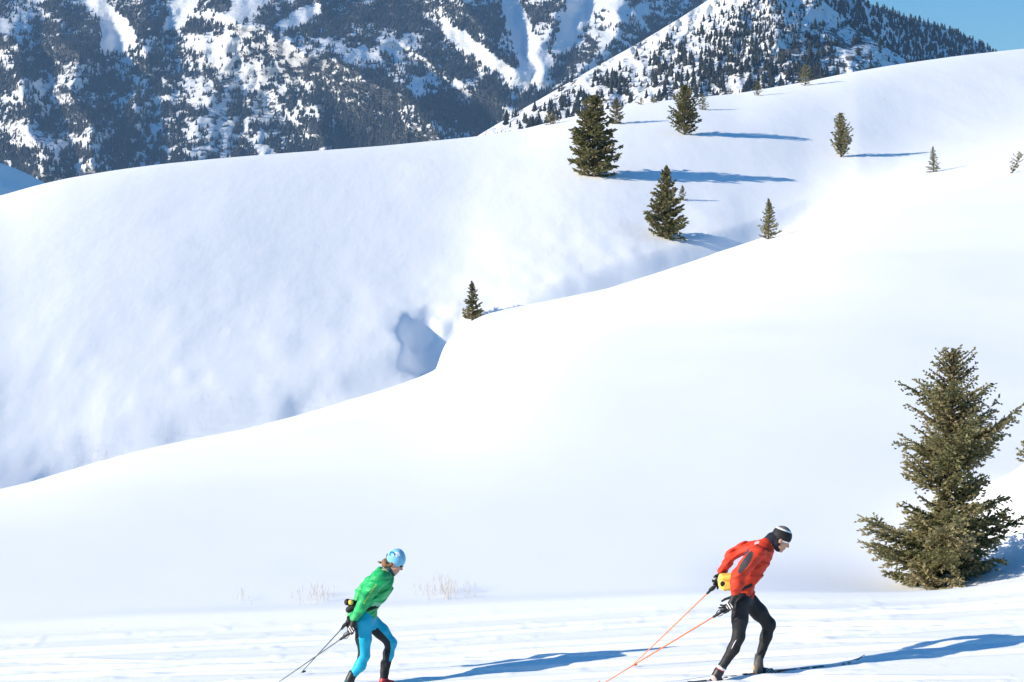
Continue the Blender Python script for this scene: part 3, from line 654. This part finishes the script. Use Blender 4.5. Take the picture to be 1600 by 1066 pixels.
class Figure:
    def __init__(s, name_label, Y, ub, vb):
        s.Y = Y; s.base = pt(ub, vb, Y); s.root = empty('person', s.base, name_label, 'person')
    def J(s, u, v, dy=0.0): return pt(u, v, s.Y + dy) - s.base
def head_frame(pitch, yaw=0):
    f = np.array([math.cos(pitch) * math.cos(yaw), math.cos(pitch) * math.sin(yaw), -math.sin(pitch)])
    u = np.array([math.sin(pitch) * math.cos(yaw), math.sin(pitch) * math.sin(yaw), math.cos(pitch)]); sd = np.cross(u, f)
    return np.array([f, sd, u])
def add_head(sdf, c, Rm, k=.96):
    L = lambda f, s, u: c + (Rm[0] * f + Rm[1] * s + Rm[2] * u) * k
    sdf.ell(L(-.012, 0, .032), Rm, np.array([.098, .078, .094]) * k, .02)
    sdf.ell(L(.03, 0, -.045), Rm, np.array([.06, .056, .074]) * k, .03)
    sdf.cap(L(.066, -.012, -.107), L(.066, .012, -.107), .02 * k, .02 * k, .025)
    sdf.cap(L(.082, 0, .012), L(.109, 0, -.028), .008 * k, .0125 * k, .01)
    sdf.cap(L(.098, -.011, -.035), L(.098, .011, -.035), .009 * k, .009 * k, .01)
    sdf.cap(L(.076, -.036, .026), L(.076, .036, .026), .013 * k, .013 * k, .015)
    sdf.cap(L(.088, -.016, -.066), L(.088, .016, -.066), .0085 * k, .0085 * k, .008)
    sdf.cap(L(.083, -.014, -.078), L(.083, .014, -.078), .009 * k, .009 * k, .008)
    for q in (-1, 1):
        sdf.cap(L(.055, q * .04, -.02), L(.045, q * .043, -.035), .02 * k, .02 * k, .02)
        sdf.ell(L(-.008, q * .08, -.015), Rm, np.array([.02, .009, .034]) * k, .008)
    return L
def ball(name, c, r, mat, parent, n=10):
    V, Q = [], []
    for i in range(n + 1):
        for j in range(n * 2):
            a, b = math.pi * i / n, math.pi * j / n; V.append((c[0] + r * math.sin(a) * math.cos(b), c[1] + r * math.sin(a) * math.sin(b), c[2] + r * math.cos(a)))
    for i in range(n):
        for j in range(n * 2): Q.append((i * 2 * n + j, (i + 1) * 2 * n + j, (i + 1) * 2 * n + (j + 1) % (2 * n), i * 2 * n + (j + 1) % (2 * n)))
    return mesh_np(name, V, Q, mat, parent)
def lerp(a, b, t): return a + (b - a) * t
def glove(name, fig, wrist, palm, tips, thumb, parent, trim=False, wr=.036):
    """palm with four jointed fingers and a thumb; tips are the four finger ends, thumb its end"""
    w, p = np.array(wrist), np.array(palm); d = (p - w); d /= np.linalg.norm(d)
    mid = np.mean(tips, 0); acr = np.array(tips[-1]) - np.array(tips[0]); acr -= d * (acr @ d); acr /= np.linalg.norm(acr) + 1e-9
    s = SDF(); s.cap(lerp(w, p, -.35), w, wr + .004, wr, .012); s.cap(w, p, wr * .85, .034, .015)
    kn = p + d * .028
    for i, t in enumerate(tips):
        k0 = kn + acr * (i - 1.5) * .021; k1 = lerp(k0, t, .5) + d * .012; s.cap(p + acr * (i - 1.5) * .014, k0, .016, .013, .008); s.cap(k0, k1, .0125, .0115, .004); s.cap(k1, np.array(t), .0115, .0095, .004)
    b = lerp(w, p, .45) - acr * .03; m = lerp(b, np.array(thumb), .55) - acr * .008
    s.cap(lerp(w, p, .5), b, .02, .016, .01); s.cap(b, m, .015, .0125, .004); s.cap(m, np.array(thumb), .0125, .0105, .004)
    reg = (lambda c: ((np.linalg.norm(c - kn, axis=1) < .042) & (np.sin(c[:, 0] * 210 + c[:, 2] * 130) > .2)).astype(int)) if trim else None
    return obj_sdf(name, s, .0045, [M_GLOVE, M_GLOVEW], parent, region=reg)

def pole(label, grip, tip, mat, r=.0075, bands=()):
    g, t = Vector(grip), Vector(tip); root = empty('ski_pole', t, label, 'ski pole', 'ski poles'); d = (g - t); L = d.length; d.normalize()
    V, Q = [], []; tube(V, Q, [d * .06, d * L * .4, d * (L - .13)], [r * .62, r * .9, r], 10); mesh_np('shaft', [tuple(x) for x in V], Q, mat, root)
    V, Q = [], []; tube(V, Q, [d * (L - .15), d * (L - .14), d * (L - .02), d * (L + .01), d * (L + .015)], [.009, .0135, .0155, .019, .004], 10); mesh_np('grip', [tuple(x) for x in V], Q, M_GLOVE, root)
    V, Q = [], []; tube(V, Q, [Vector((0, 0, 0)), d * .03, d * .06], [.001, .004, .005], 8); mesh_np('tip', [tuple(x) for x in V], Q, M_STEEL, root)
    a = d.orthogonal().normalized(); V, Q = [], []
    tube(V, Q, [d * .045 - a * .004, d * .05 + a * .02, d * .06 + a * .042, d * .065 + a * .05], [.006, .012, .010, .002], 8); mesh_np('basket', [tuple(x) for x in V], Q, mat, root)
    V, Q = [], []; c = d.cross(a); pts_ = [d * L + (a * math.cos(k) * .035 + d * (math.sin(k) * .045 - .06)) for k in np.linspace(0, 6.28, 14)]; tube(V, Q, pts_, [.005] * 14, 5); mesh_np('strap', [tuple(x) for x in V], Q, M_BELT, root)
    return root

def ski(label, foot, yaw, pitch, front, back, printed=True):
    """foot: sole position; long axis runs along +X turned by yaw"""
    root = empty('ski', foot, label, 'ski', 'skis'); root.rotation_euler = (0, -pitch, yaw)
    n = 60; V = []; fm = []; R = random.Random(5)
    xs = np.linspace(-back, front, n)
    for x in xs:
        k = max(0, (x - (front - .28)) / .28); kb = max(0, (-back + .08 - x) / .08); zt = .07 * k ** 2.2 + .012 * kb + .004 * math.cos(x * 2)
        w = .0225 * (1 - .55 * k ** 3) * (1 - .2 * kb) * (1 - .08 * math.cos(x * 1.6)); th = .007 + .012 * math.exp(-(x / .45) ** 2)
        V += [(x, -w, zt), (x, w, zt), (x, w, zt + th * .8), (x, w * .7, zt + th), (x, -w * .7, zt + th), (x, -w, zt + th * .8)]
    Q = []
    for i in range(n - 1):
        col = 0; x = (xs[i] + xs[i + 1]) / 2
        if printed and x > .32: col = 1 if R.random() < .45 else 0
        if printed and -.1 < x < .3: col = 2 if R.random() < .5 else 0
        if printed and x < -.2: col = 1 if R.random() < .35 else 0
        for k in range(6): Q.append((i * 6 + k, i * 6 + (k + 1) % 6, (i + 1) * 6 + (k + 1) % 6, (i + 1) * 6 + k)); fm.append(col if k in (2, 3, 4, 1, 5) else 0)
    mesh_np('ski_body', V, Q, [M_SKIK, M_SKIW, M_SKIR], root, smooth=False, fmat=fm)
    for (x0, x1, w, z0, z1) in [(-.02, .14, .02, .018, .028), (.08, .13, .027, .026, .045), (-.2, -.15, .022, .016, .026)]:
        V, Q, b = [], [], 0
        for x in (x0, x1):
            for (yy, zz) in ((-w, z0), (w, z0), (w * .8, z1), (-w * .8, z1)): V.append((x, yy, zz))
        Q += [(b, b + 1, b + 2, b + 3), (b + 7, b + 6, b + 5, b + 4)] + [(b + k, b + 4 + k, b + 4 + (k + 1) % 4, b + (k + 1) % 4) for k in range(4)]
        mesh_np('binding_plate' if x0 != .08 else 'toe_clamp', V, Q, M_BOOTB, root, smooth=False)
    return root

# ---- man in red
def man():
    fg = Figure('skier in red jacket and black tights leaning forward with orange poles', 24.0, 1165, 1057); J = fg.J; root = fg.root
    hips = [J(1159, 937, 0), J(1157, 941, -.09), J(1171, 941, .09)]
    nl = [J(1157, 941, -.09), J(1156, 968, -.105), J(1154, 995, -.115), J(1146, 1014, -.115), J(1127, 1044, -.11)]
    fl = [J(1171, 941, .09), J(1186, 957, .10), J(1202, 976, .11), J(1197, 995, .11), J(1186, 1031, .11)]
    nlr = [.098, .085, .064, .06, .044]; flr = [.1, .085, .066, .06, .042]
    tor = [J(1160, 930), J(1163, 911), J(1173, 892), J(1182, 876), J(1190, 861), J(1198, 849)]; torr = [.118, .108, .118, .128, .118, .066]
    na = [J(1184, 864, -.19), J(1168, 881, -.25), J(1154, 899, -.27), J(1151, 912, -.26), J(1149, 927, -.235)]; nar = [.088, .078, .066, .062, .050]
    fa = [J(1180, 856, .19), J(1162, 858, .25), J(1145, 866, .28), J(1137, 879, .26), J(1128, 894, .22)]; far = [.082, .068, .060, .054, .046]
    hc = J(1220.5, 842.5); Rm = head_frame(math.radians(33))
    b = SDF(); q = .84
    b.chain(tor, [r * q for r in torr], .05, 1.25); b.chain(nl, [r * q for r in nlr], .04); b.chain(fl, [r * q for r in flr], .04)
    b.chain(na, [r * .6 for r in nar], .04); b.chain(fa, [r * .6 for r in far], .04); b.cap(J(1198, 850), lerp(J(1198, 850), hc, .7), .058, .055, .04)
    b.cap(na[-1], J(1141, 944, -.23), .022, .018); b.cap(fa[-1], J(1122, 906, .22), .022, .018)
    L = add_head(b, hc, Rm); obj_sdf('body', b, .0075, M_SKIN, root)
    for s_ in (-1, 1): ball('eye', L(.0745, s_ * .031, .006), .0125, M_EYE, root, 6)
    t = SDF(); t.chain([J(1159, 925), J(1160, 940)], [.112, .112], .05, 1.3); t.chain(nl, nlr, .035); t.chain(fl, flr, .035); t.half(J(1160, 924), (0, 0, 1))
    tl = obj_sdf('tights', t, .006, M_BLACK, root, wrinkle((.3, 0, 1), 70, .0016))
    V, Q = [], []; tube(V, Q, [J(1151, 999, -.176), J(1147, 1006, -.178), J(1142, 1016, -.173)], [.003, .005, .002], 5); mesh_np('reflective_stripe', V, Q, M_WHITE, tl)
    j = SDF(); j.chain(tor, [q_ + .005 for q_ in torr], .05, 1.22); j.chain(na, [q_ + .005 for q_ in nar], .035); j.chain(fa, [q_ + .006 for q_ in far], .035); j.half(J(1160, 933), (-.05, 0, -1))
    seg = (J(1172, 857), J(1149, 890))
    def reg(c):
        a, d = seg[0][[0, 2]], (seg[1] - seg[0])[[0, 2]]; p = c[:, [0, 2]] - a; tt = np.clip(p @ d / (d @ d), 0, 1); dist = np.linalg.norm(p - tt[:, None] * d, axis=1)
        lab = (dist < .034 * np.sin(np.pi * np.clip(tt * .96 + .02, 0, 1)) ** .55) & (tt > .02) & (tt < .98) & (c[:, 1] < .02)
        pat = np.linalg.norm(c - J(1183, 849, -.06), axis=1) < .03
        return np.where(lab, 1, np.where(pat, 2, 0))
    wr = wrinkle((.55, .1, -.85), 56, .011)
    jk = obj_sdf('jacket', j, .0064, [M_RED, M_DGREY, M_PINK], root, wr, reg)
    bl = SDF(); bl.chain([J(1160, 917.5), J(1165, 913)], [.122, .122], .01, 1.22); dz = J(1162, 912) - J(1162, 915)
    bl.half(J(1162, 912.5), (-.35, 0, .94)); bl.half(J(1162, 918.5), (.35, 0, -.94)); obj_sdf('belt', bl, .006, M_BELT, root)
    # waist pack
    p = SDF(); p.box(J(1137, 909, -.01), head_frame(math.radians(-4)), np.array([.085, .125, .083]), .035); p.box(J(1133, 911, -.01), head_frame(math.radians(-4)), np.array([.07, .1, .055]), .03, .02)
    pk = obj_sdf('waist_pack', p, .006, M_YEL, root, wrinkle((0, 0, 1), 50, .003))
    e = SDF(); e.ell(J(1129, 912.5, -.127), np.eye(3), np.array([.026, .012, .03]), .01); obj_sdf('emblem', e, .004, M_BELT, pk)
    V, Q = [], []; tube(V, Q, [J(1125, 904.5, -.132), J(1135, 907.5, -.135), J(1146, 908, -.132)], [.004, .004, .004], 5); mesh_np('zip', V, Q, M_ORANGE, pk)
    # neck warmer, cap
    n = SDF(); n.cap(J(1197, 852), J(1206, 843), .078, .066, .03, 1.0); n.cap(J(1206, 843), L(-.05, 0, -.02), .066, .072, .03); n.cap(L(-.02, 0, -.06), L(.03, 0, -.1), .058, .038, .03); n.cap(L(-.02, -.05, -.05), L(-.02, .05, -.05), .035, .035, .02)
    obj_sdf('neck_warmer', n, .006, M_NAVY, root, wrinkle((.6, 0, 1), 60, .003))
    h = SDF(); h.ell(L(-.012, 0, .036), Rm, np.array([.111, .091, .108]) * .96, .02); a21 = math.radians(20); nn = np.array([math.sin(a21), 0, math.cos(a21)])
    edge = J(1208.5, 841); h.half(edge, -nn)
    def hreg(c):
        d = (c - edge) @ nn; f = (c - edge) @ Rm[0]
        return np.where(d > .128, 1, np.where(d > .112, 2, np.where((d < .016) & (f > .08), 2, 0)))
    obj_sdf('cap', h, .005, [M_HBAND, M_GREY, M_WHITE], root, region=hreg)
    # gloves
    glove('glove', fg, J(1149, 929, -.235), J(1142.5, 943, -.235), [J(1126, 945.5, -.21), J(1123.5, 950, -.225), J(1126, 955, -.24), J(1132, 958, -.25)], J(1128, 939.5, -.23), root, True)
    glove('glove', fg, J(1128, 896, .22), J(1122.5, 906, .22), [J(1113.5, 906.5, .2), J(1115, 913, .21), J(1117, 918, .23), J(1121, 920, .25)], J(1116, 902, .2), root)
    # boots
    bt = SDF(); bt.chain([J(1186, 1026, .11), J(1185, 1040, .11), J(1183.5, 1049, .11)], [.047, .048, .042], .02); bt.chain([J(1184, 1048, .11), J(1198, 1050, .11), J(1212, 1052, .11)], [.042, .035, .026], .03, 1.1); bt.half(J(1190, 1055.5, .11), (.08, 0, -1))
    sep = J(1196, 1045, .11); hl = J(1177, 1043, .11)
    fb = obj_sdf('boot', bt, .005, [M_BOOTG, M_BOOTB, M_ORANGE, M_WHITE], root, region=lambda c: np.where(np.linalg.norm(c - hl, axis=1) < .032, 2, np.where((c[:, 0] > sep[0]) & (np.sin(c[:, 0] * 190 + c[:, 2] * 260) > .75), 3, np.where(c[:, 0] > sep[0] - .03, 1, 0))))
    bt = SDF(); bt.chain([J(1129, 1041, -.11), J(1123, 1050, -.11), J(1118, 1058, -.11)], [.049, .049, .043], .02); bt.chain([J(1118, 1058, -.11), J(1128, 1069, -.11), J(1139, 1078, -.11)], [.043, .036, .027], .03, 1.1)
    s1, s2 = J(1127, 1044, -.11), J(1112, 1063, -.14); ax = np.array([.5, 0, .85])
    obj_sdf('boot', bt, .005, [M_BOOTB, M_WHITE, M_REDB, M_PINK], root, region=lambda c: np.where(np.abs((c - s1) @ ax) < .012, 1, np.where(np.abs((c - s1) @ ax + .017) < .006, 2, np.where(np.linalg.norm(c - s2, axis=1) < .055, 3, 0))))
    gpt = lambda u, v, dy: pt(u, v, 24.0 + dy)
    pole('orange pole of the skier in red, held in his near hand', gpt(1133, 953, -.225), gpt(931, 1075, -.05), M_POLEO)
    pole('orange pole of the skier in red, trailing from his far hand', gpt(1119, 914, .225), gpt(985, 1043, .75), M_POLEO)
    Yr = 24.11; f0 = pt(1189, 1055.8, Yr); ski('black printed ski under the front boot of the skier in red', f0 + np.array([0, 0, .016]), .22, math.atan(.079), 1.16, .80)
    f1 = pt(1136, 1081, 23.88); ski('black printed ski under the raised rear boot of the skier in red', f1 - np.array([0, 0, .012]), -.3, math.atan(.03), 1.1, .85)
man()

# ---- woman in green
def woman():
    fg = Figure('skier in green jacket and blue-and-black tights wearing a light blue hat', 24.6, 580, 1077); J = fg.J; root = fg.root
    nl = [J(567, 972, -.085), J(568, 998, -.095), J(569, 1024, -.1), J(563, 1040, -.1), J(547, 1060, -.1)]; nlr = [.1, .083, .06, .058, .042]
    fl = [J(579, 972, .085), J(596, 987, .095), J(611, 1005, .1), J(607, 1022, .1), J(600, 1056, .1)]; flr = [.098, .08, .06, .056, .041]
    tor = [J(572, 960), J(575, 945), J(584, 929), J(592, 917), J(598, 905), J(603, 897)]; torr = [.11, .102, .122, .128, .112, .06]
    na = [J(596, 903, -.165), J(584, 918, -.21), J(572, 934, -.235), J(564, 948, -.225), J(554, 965, -.2)]; nar = [.08, .072, .066, .06, .048]
    fa = [J(594, 897, .165), J(578, 910, .21), J(563, 928, .24), J(556, 944, .22), J(549, 960, .19)]; far = [.074, .066, .056, .05, .042]
    hc = J(617.3, 879.5); Rm = head_frame(math.radians(30))
    b = SDF(); q = .84
    b.chain(tor, [r * q for r in torr], .05, 1.2); b.chain(nl, [r * q for r in nlr], .04); b.chain(fl, [r * q for r in flr], .04)
    b.chain(na, [r * .6 for r in nar], .04); b.chain(fa, [r * .6 for r in far], .04); b.cap(J(604, 896), lerp(J(604, 896), hc, .7), .05, .048, .04)
    b.cap(na[-1], J(549, 979, -.19), .018, .016); b.cap(fa[-1], J(545, 970, .19), .018, .016)
    L = add_head(b, hc, Rm, .9); obj_sdf('body', b, .0075, M_SKIN, root)
    t = SDF(); t.chain([J(572, 955), J(572, 972)], [.105, .108], .05, 1.3); t.chain(nl, nlr, .035); t.chain(fl, flr, .035); t.half(J(572, 954), (0, 0, 1))
    poly = lambda P: P[:, [0, 2]]
    nb_ = np.array([J(557, 960), J(562, 990), J(564.5, 1020), J(559, 1028), J(548, 1043), J(543, 1060)]); fb_ = np.array([J(579, 972), J(597, 988), J(609, 1003), J(610.5, 1014), J(607, 1034), J(604, 1052)])
    ks = J(0, 1049)[2]; kf = J(0, 1035)[2]
    def treg(c):
        def xat(P, z): o = np.argsort(P[:, 2]); return np.interp(z, P[o, 2], P[o, 0])
        near = c[:, 1] < 0; xb = np.where(near, xat(nb_, c[:, 2]), xat(fb_, c[:, 2]))
        blk = c[:, 0] < xb
        blk |= near & (c[:, 2] + (c[:, 0] - J(547, 0)[0]) * .55 < ks) | (~near) & (c[:, 2] < kf)
        blk &= c[:, 2] < J(0, 955)[2]
        return blk.astype(int)
    obj_sdf('tights', t, .0055, [M_CYAN, M_BLACK], root, wrinkle((.3, 0, 1), 70, .0016), treg)
    j = SDF(); j.chain(tor, [q_ + .006 for q_ in torr], .05, 1.2); j.chain(na, [q_ + .006 for q_ in nar], .035); j.chain(fa, [q_ + .006 for q_ in far], .035); j.cap(J(570, 955), J(575, 962), .112, .098, .03, 1.2); j.half(J(573, 967.5), (.05, 0, -1))
    sa, sb = J(590, 908), J(571, 937); mc = J(589, 943)
    def jreg(c):
        a, d = sa[[0, 2]], (sb - sa)[[0, 2]]; p = c[:, [0, 2]] - a; tt = p @ d / (d @ d); dist = np.linalg.norm(p - np.clip(tt, 0, 1)[:, None] * d, axis=1)
        return np.where((dist < .006) & (c[:, 1] < -.15) & (np.sin(tt * 60) > -.6), 1, np.where((np.abs((c[:, 2] - mc[2]) + .35 * (c[:, 0] - mc[0])) < .03) & (c[:, 0] > mc[0] - .045) & (c[:, 1] > -.14), 2, 0))
    obj_sdf('jacket', j, .0062, [M_GREEN, M_LIME, M_MINT], root, wrinkle((.6, .1, -.8), 58, .012, 1.3), jreg)
    cl = SDF(); cl.cap(J(603, 897), J(609, 890), .062, .058, .02); cl.cap(J(609, 893), J(614, 896), .05, .035, .02); obj_sdf('collar', cl, .0055, M_TEAL, root)
    cl = SDF(); cl.cap(J(601, 899), J(606, 893), .068, .066, .02); cl.cap(J(606, 897), J(612, 900), .055, .03, .02); cl.half(J(609, 893.5), (.5, 0, .87)); obj_sdf('jacket_collar', cl, .0055, M_GREEN, root, wrinkle((0, 0, 1), 60, .003))
    bl = SDF(); bl.chain([J(572, 953), J(578, 949)], [.112, .113], .01, 1.2); bl.half(J(575, 948.5), (-.3, 0, .95)); bl.half(J(575, 953.5), (.3, 0, -.95)); obj_sdf('belt', bl, .0055, M_BELT, root)
    p = SDF()
    for dy in (-.07, .0, .07): p.cap(J(545, 953, dy), J(558, 944, dy), .035, .04, .03)
    pk = obj_sdf('waist_pack', p, .0055, M_BELT, root)
    bo = SDF(); bo.cap(J(543, 941, -.09), J(551, 942, -.05), .034, .032, .01); bo.cap(J(543, 941, -.09), J(556, 943, .0), .033, .03, .01); obj_sdf('bottle_sleeve', bo, .0045, M_BELT, pk)
    e = SDF(); e.ell(J(548, 941.3, -.112), np.eye(3), np.array([.029, .02, .029]), .01); obj_sdf('bottle_cap', e, .004, M_YEL, pk)
    hr = SDF(); R = random.Random(4)
    hr.ell(L(-.09, 0, -.055), Rm, np.array([.055, .06, .05]), .02); hr.cap(L(-.03, -.07, -.03), L(-.09, -.03, -.07), .026, .032, .02); hr.cap(L(-.03, .07, -.03), L(-.09, .03, -.07), .026, .032, .02)
    for _ in range(26): a = L(-.09 + R.gauss(0, .03), R.gauss(0, .035), -.06 + R.gauss(0, .025)); hr.cap(a, a + np.array([R.gauss(0, .022), R.gauss(0, .02), R.gauss(0, .022)]), .015, .008, .006)
    obj_sdf('hair', hr, .0045, M_HAIR, root, wrinkle((.3, .8, .5), 130, .003))
    h = SDF(); h.ell(L(-.012, 0, .045), Rm, np.array([.107, .089, .108]) * .96, .02); h.cap(L(-.02, 0, .09), L(-.02, 0, .1), .07, .06, .03); edge = J(616, 884.5); nn = np.array([.05, 0, 1.]); nn /= np.linalg.norm(nn); h.half(edge, -nn)
    def hreg(c):
        d = (c - edge) @ nn; f = (c - edge) @ Rm[0]; near = c[:, 1] < .03
        d1 = np.hypot(c[:, 0] - J(613.5, 0)[0], c[:, 2] - J(0, 866)[2]); d2 = np.hypot(c[:, 0] - J(620, 0)[0], c[:, 2] - J(0, 867)[2]); up_ = c[:, 2] > J(0, 867.5)[2]
        return np.where(near & (np.abs(d1 - .026) < .009) & up_, 1, np.where(near & (np.abs(d2 - .03) < .008) & up_, 2, np.where(near & (d2 < .012), 2, np.where((f > .082) & (np.sin(c[:, 2] * 95 + c[:, 1] * 30) > -.1), 1, 0))))
    obj_sdf('hat', h, .0048, [M_HAT, M_HATD, M_WHITE], root, region=hreg)
    g = SDF(); g.cap(L(.083, -.045, .004), L(.093, 0, .006), .014, .014, .006); g.cap(L(.083, .045, .004), L(.093, 0, .006), .014, .014, .006); g.cap(L(.083, -.045, .006), L(-.01, -.076, .004), .008, .005, .004); g.cap(L(.083, .045, .006), L(-.01, .076, .004), .008, .005, .004); obj_sdf('sunglasses', g, .004, M_LENS, root)
    glove('glove', fg, J(554, 966, -.2), J(550.5, 979, -.2), [J(543.5, 981, -.175), J(543.5, 986, -.185), J(545, 990, -.2), J(549, 991, -.215)], J(556, 985, -.2), root, True, .034)
    glove('glove', fg, J(549, 961, .19), J(545.5, 971, .19), [J(541, 974, .17), J(541.5, 978, .18), J(543, 981, .195), J(546, 982, .21)], J(549, 977, .19), root, False, .034)
    bt = SDF(); bt.chain([J(601, 1036, .1), J(601, 1050, .1), J(599.5, 1064, .1)], [.046, .045, .043], .02); bt.chain([J(599, 1066, .1), J(611, 1069, .1), J(623, 1071, .1)], [.04, .034, .026], .03, 1.1); bt.half(J(600, 1074, .1), (.05, 0, -1))
    zb_ = J(0, 1062)[2]; obj_sdf('boot', bt, .005, [M_BLACK, M_REDB], root, region=lambda c: (c[:, 2] < zb_).astype(int))
    bt = SDF(); bt.chain([J(551, 1053, -.1), J(547, 1062, -.1), J(544, 1069, -.1)], [.047, .046, .042], .02); bt.chain([J(544, 1069, -.1), J(553, 1078, -.1), J(563, 1086, -.1)], [.04, .034, .026], .03, 1.1)
    obj_sdf('boot', bt, .005, [M_BOOTB, M_TEAL], root, region=lambda c: (c[:, 0] < J(543.5, 0)[0]).astype(int))
    gpt = lambda u, v, dy: pt(u, v, 24.6 + dy)
    pole('thin dark pole of the skier in green, held in her near hand', gpt(548, 988, -.19), gpt(418, 1078, .1), M_POLED, .0062)
    pole('thin dark pole of the skier in green, trailing from her far hand', gpt(544.5, 971, .19), gpt(468, 1054, .7), M_POLED, .0062)
    ski('dark ski under the red boot of the skier in green', pt(602, 1076, 24.7) - np.array([0, 0, .012]), -.28, math.atan(.04), 1.05, .8)
    ski('dark ski under the raised rear boot of the skier in green', pt(561, 1090, 24.5) - np.array([0, 0, .012]), -.3, math.atan(.04), 1.05, .8)
woman()

# ------------------------------------------------------------------ winter air
def haze():
    V = [(x, y, z) for x in (-6000, 6000) for y in (-300, 9000) for z in (-120, 2200)]
    Q = [(0, 1, 3, 2), (4, 6, 7, 5), (0, 4, 5, 1), (2, 3, 7, 6), (0, 2, 6, 4), (1, 5, 7, 3)]
    m = bpy.data.materials.new('haze'); m.use_nodes = True; t = m.node_tree; t.nodes.clear()
    o = t.nodes.new('ShaderNodeOutputMaterial'); v = t.nodes.new('ShaderNodeVolumePrincipled')
    v.inputs['Color'].default_value = (.32, .58, 1, 1); v.inputs['Density'].default_value = HAZE; v.inputs['Anisotropy'].default_value = 0.0
    t.links.new(v.outputs[0], o.inputs['Volume'])
    tag(mesh_np('haze', V, Q, m, smooth=False), 'thin blue winter haze between the hills and the far mountain', kind='stuff')
HAZE = 8e-5
haze()
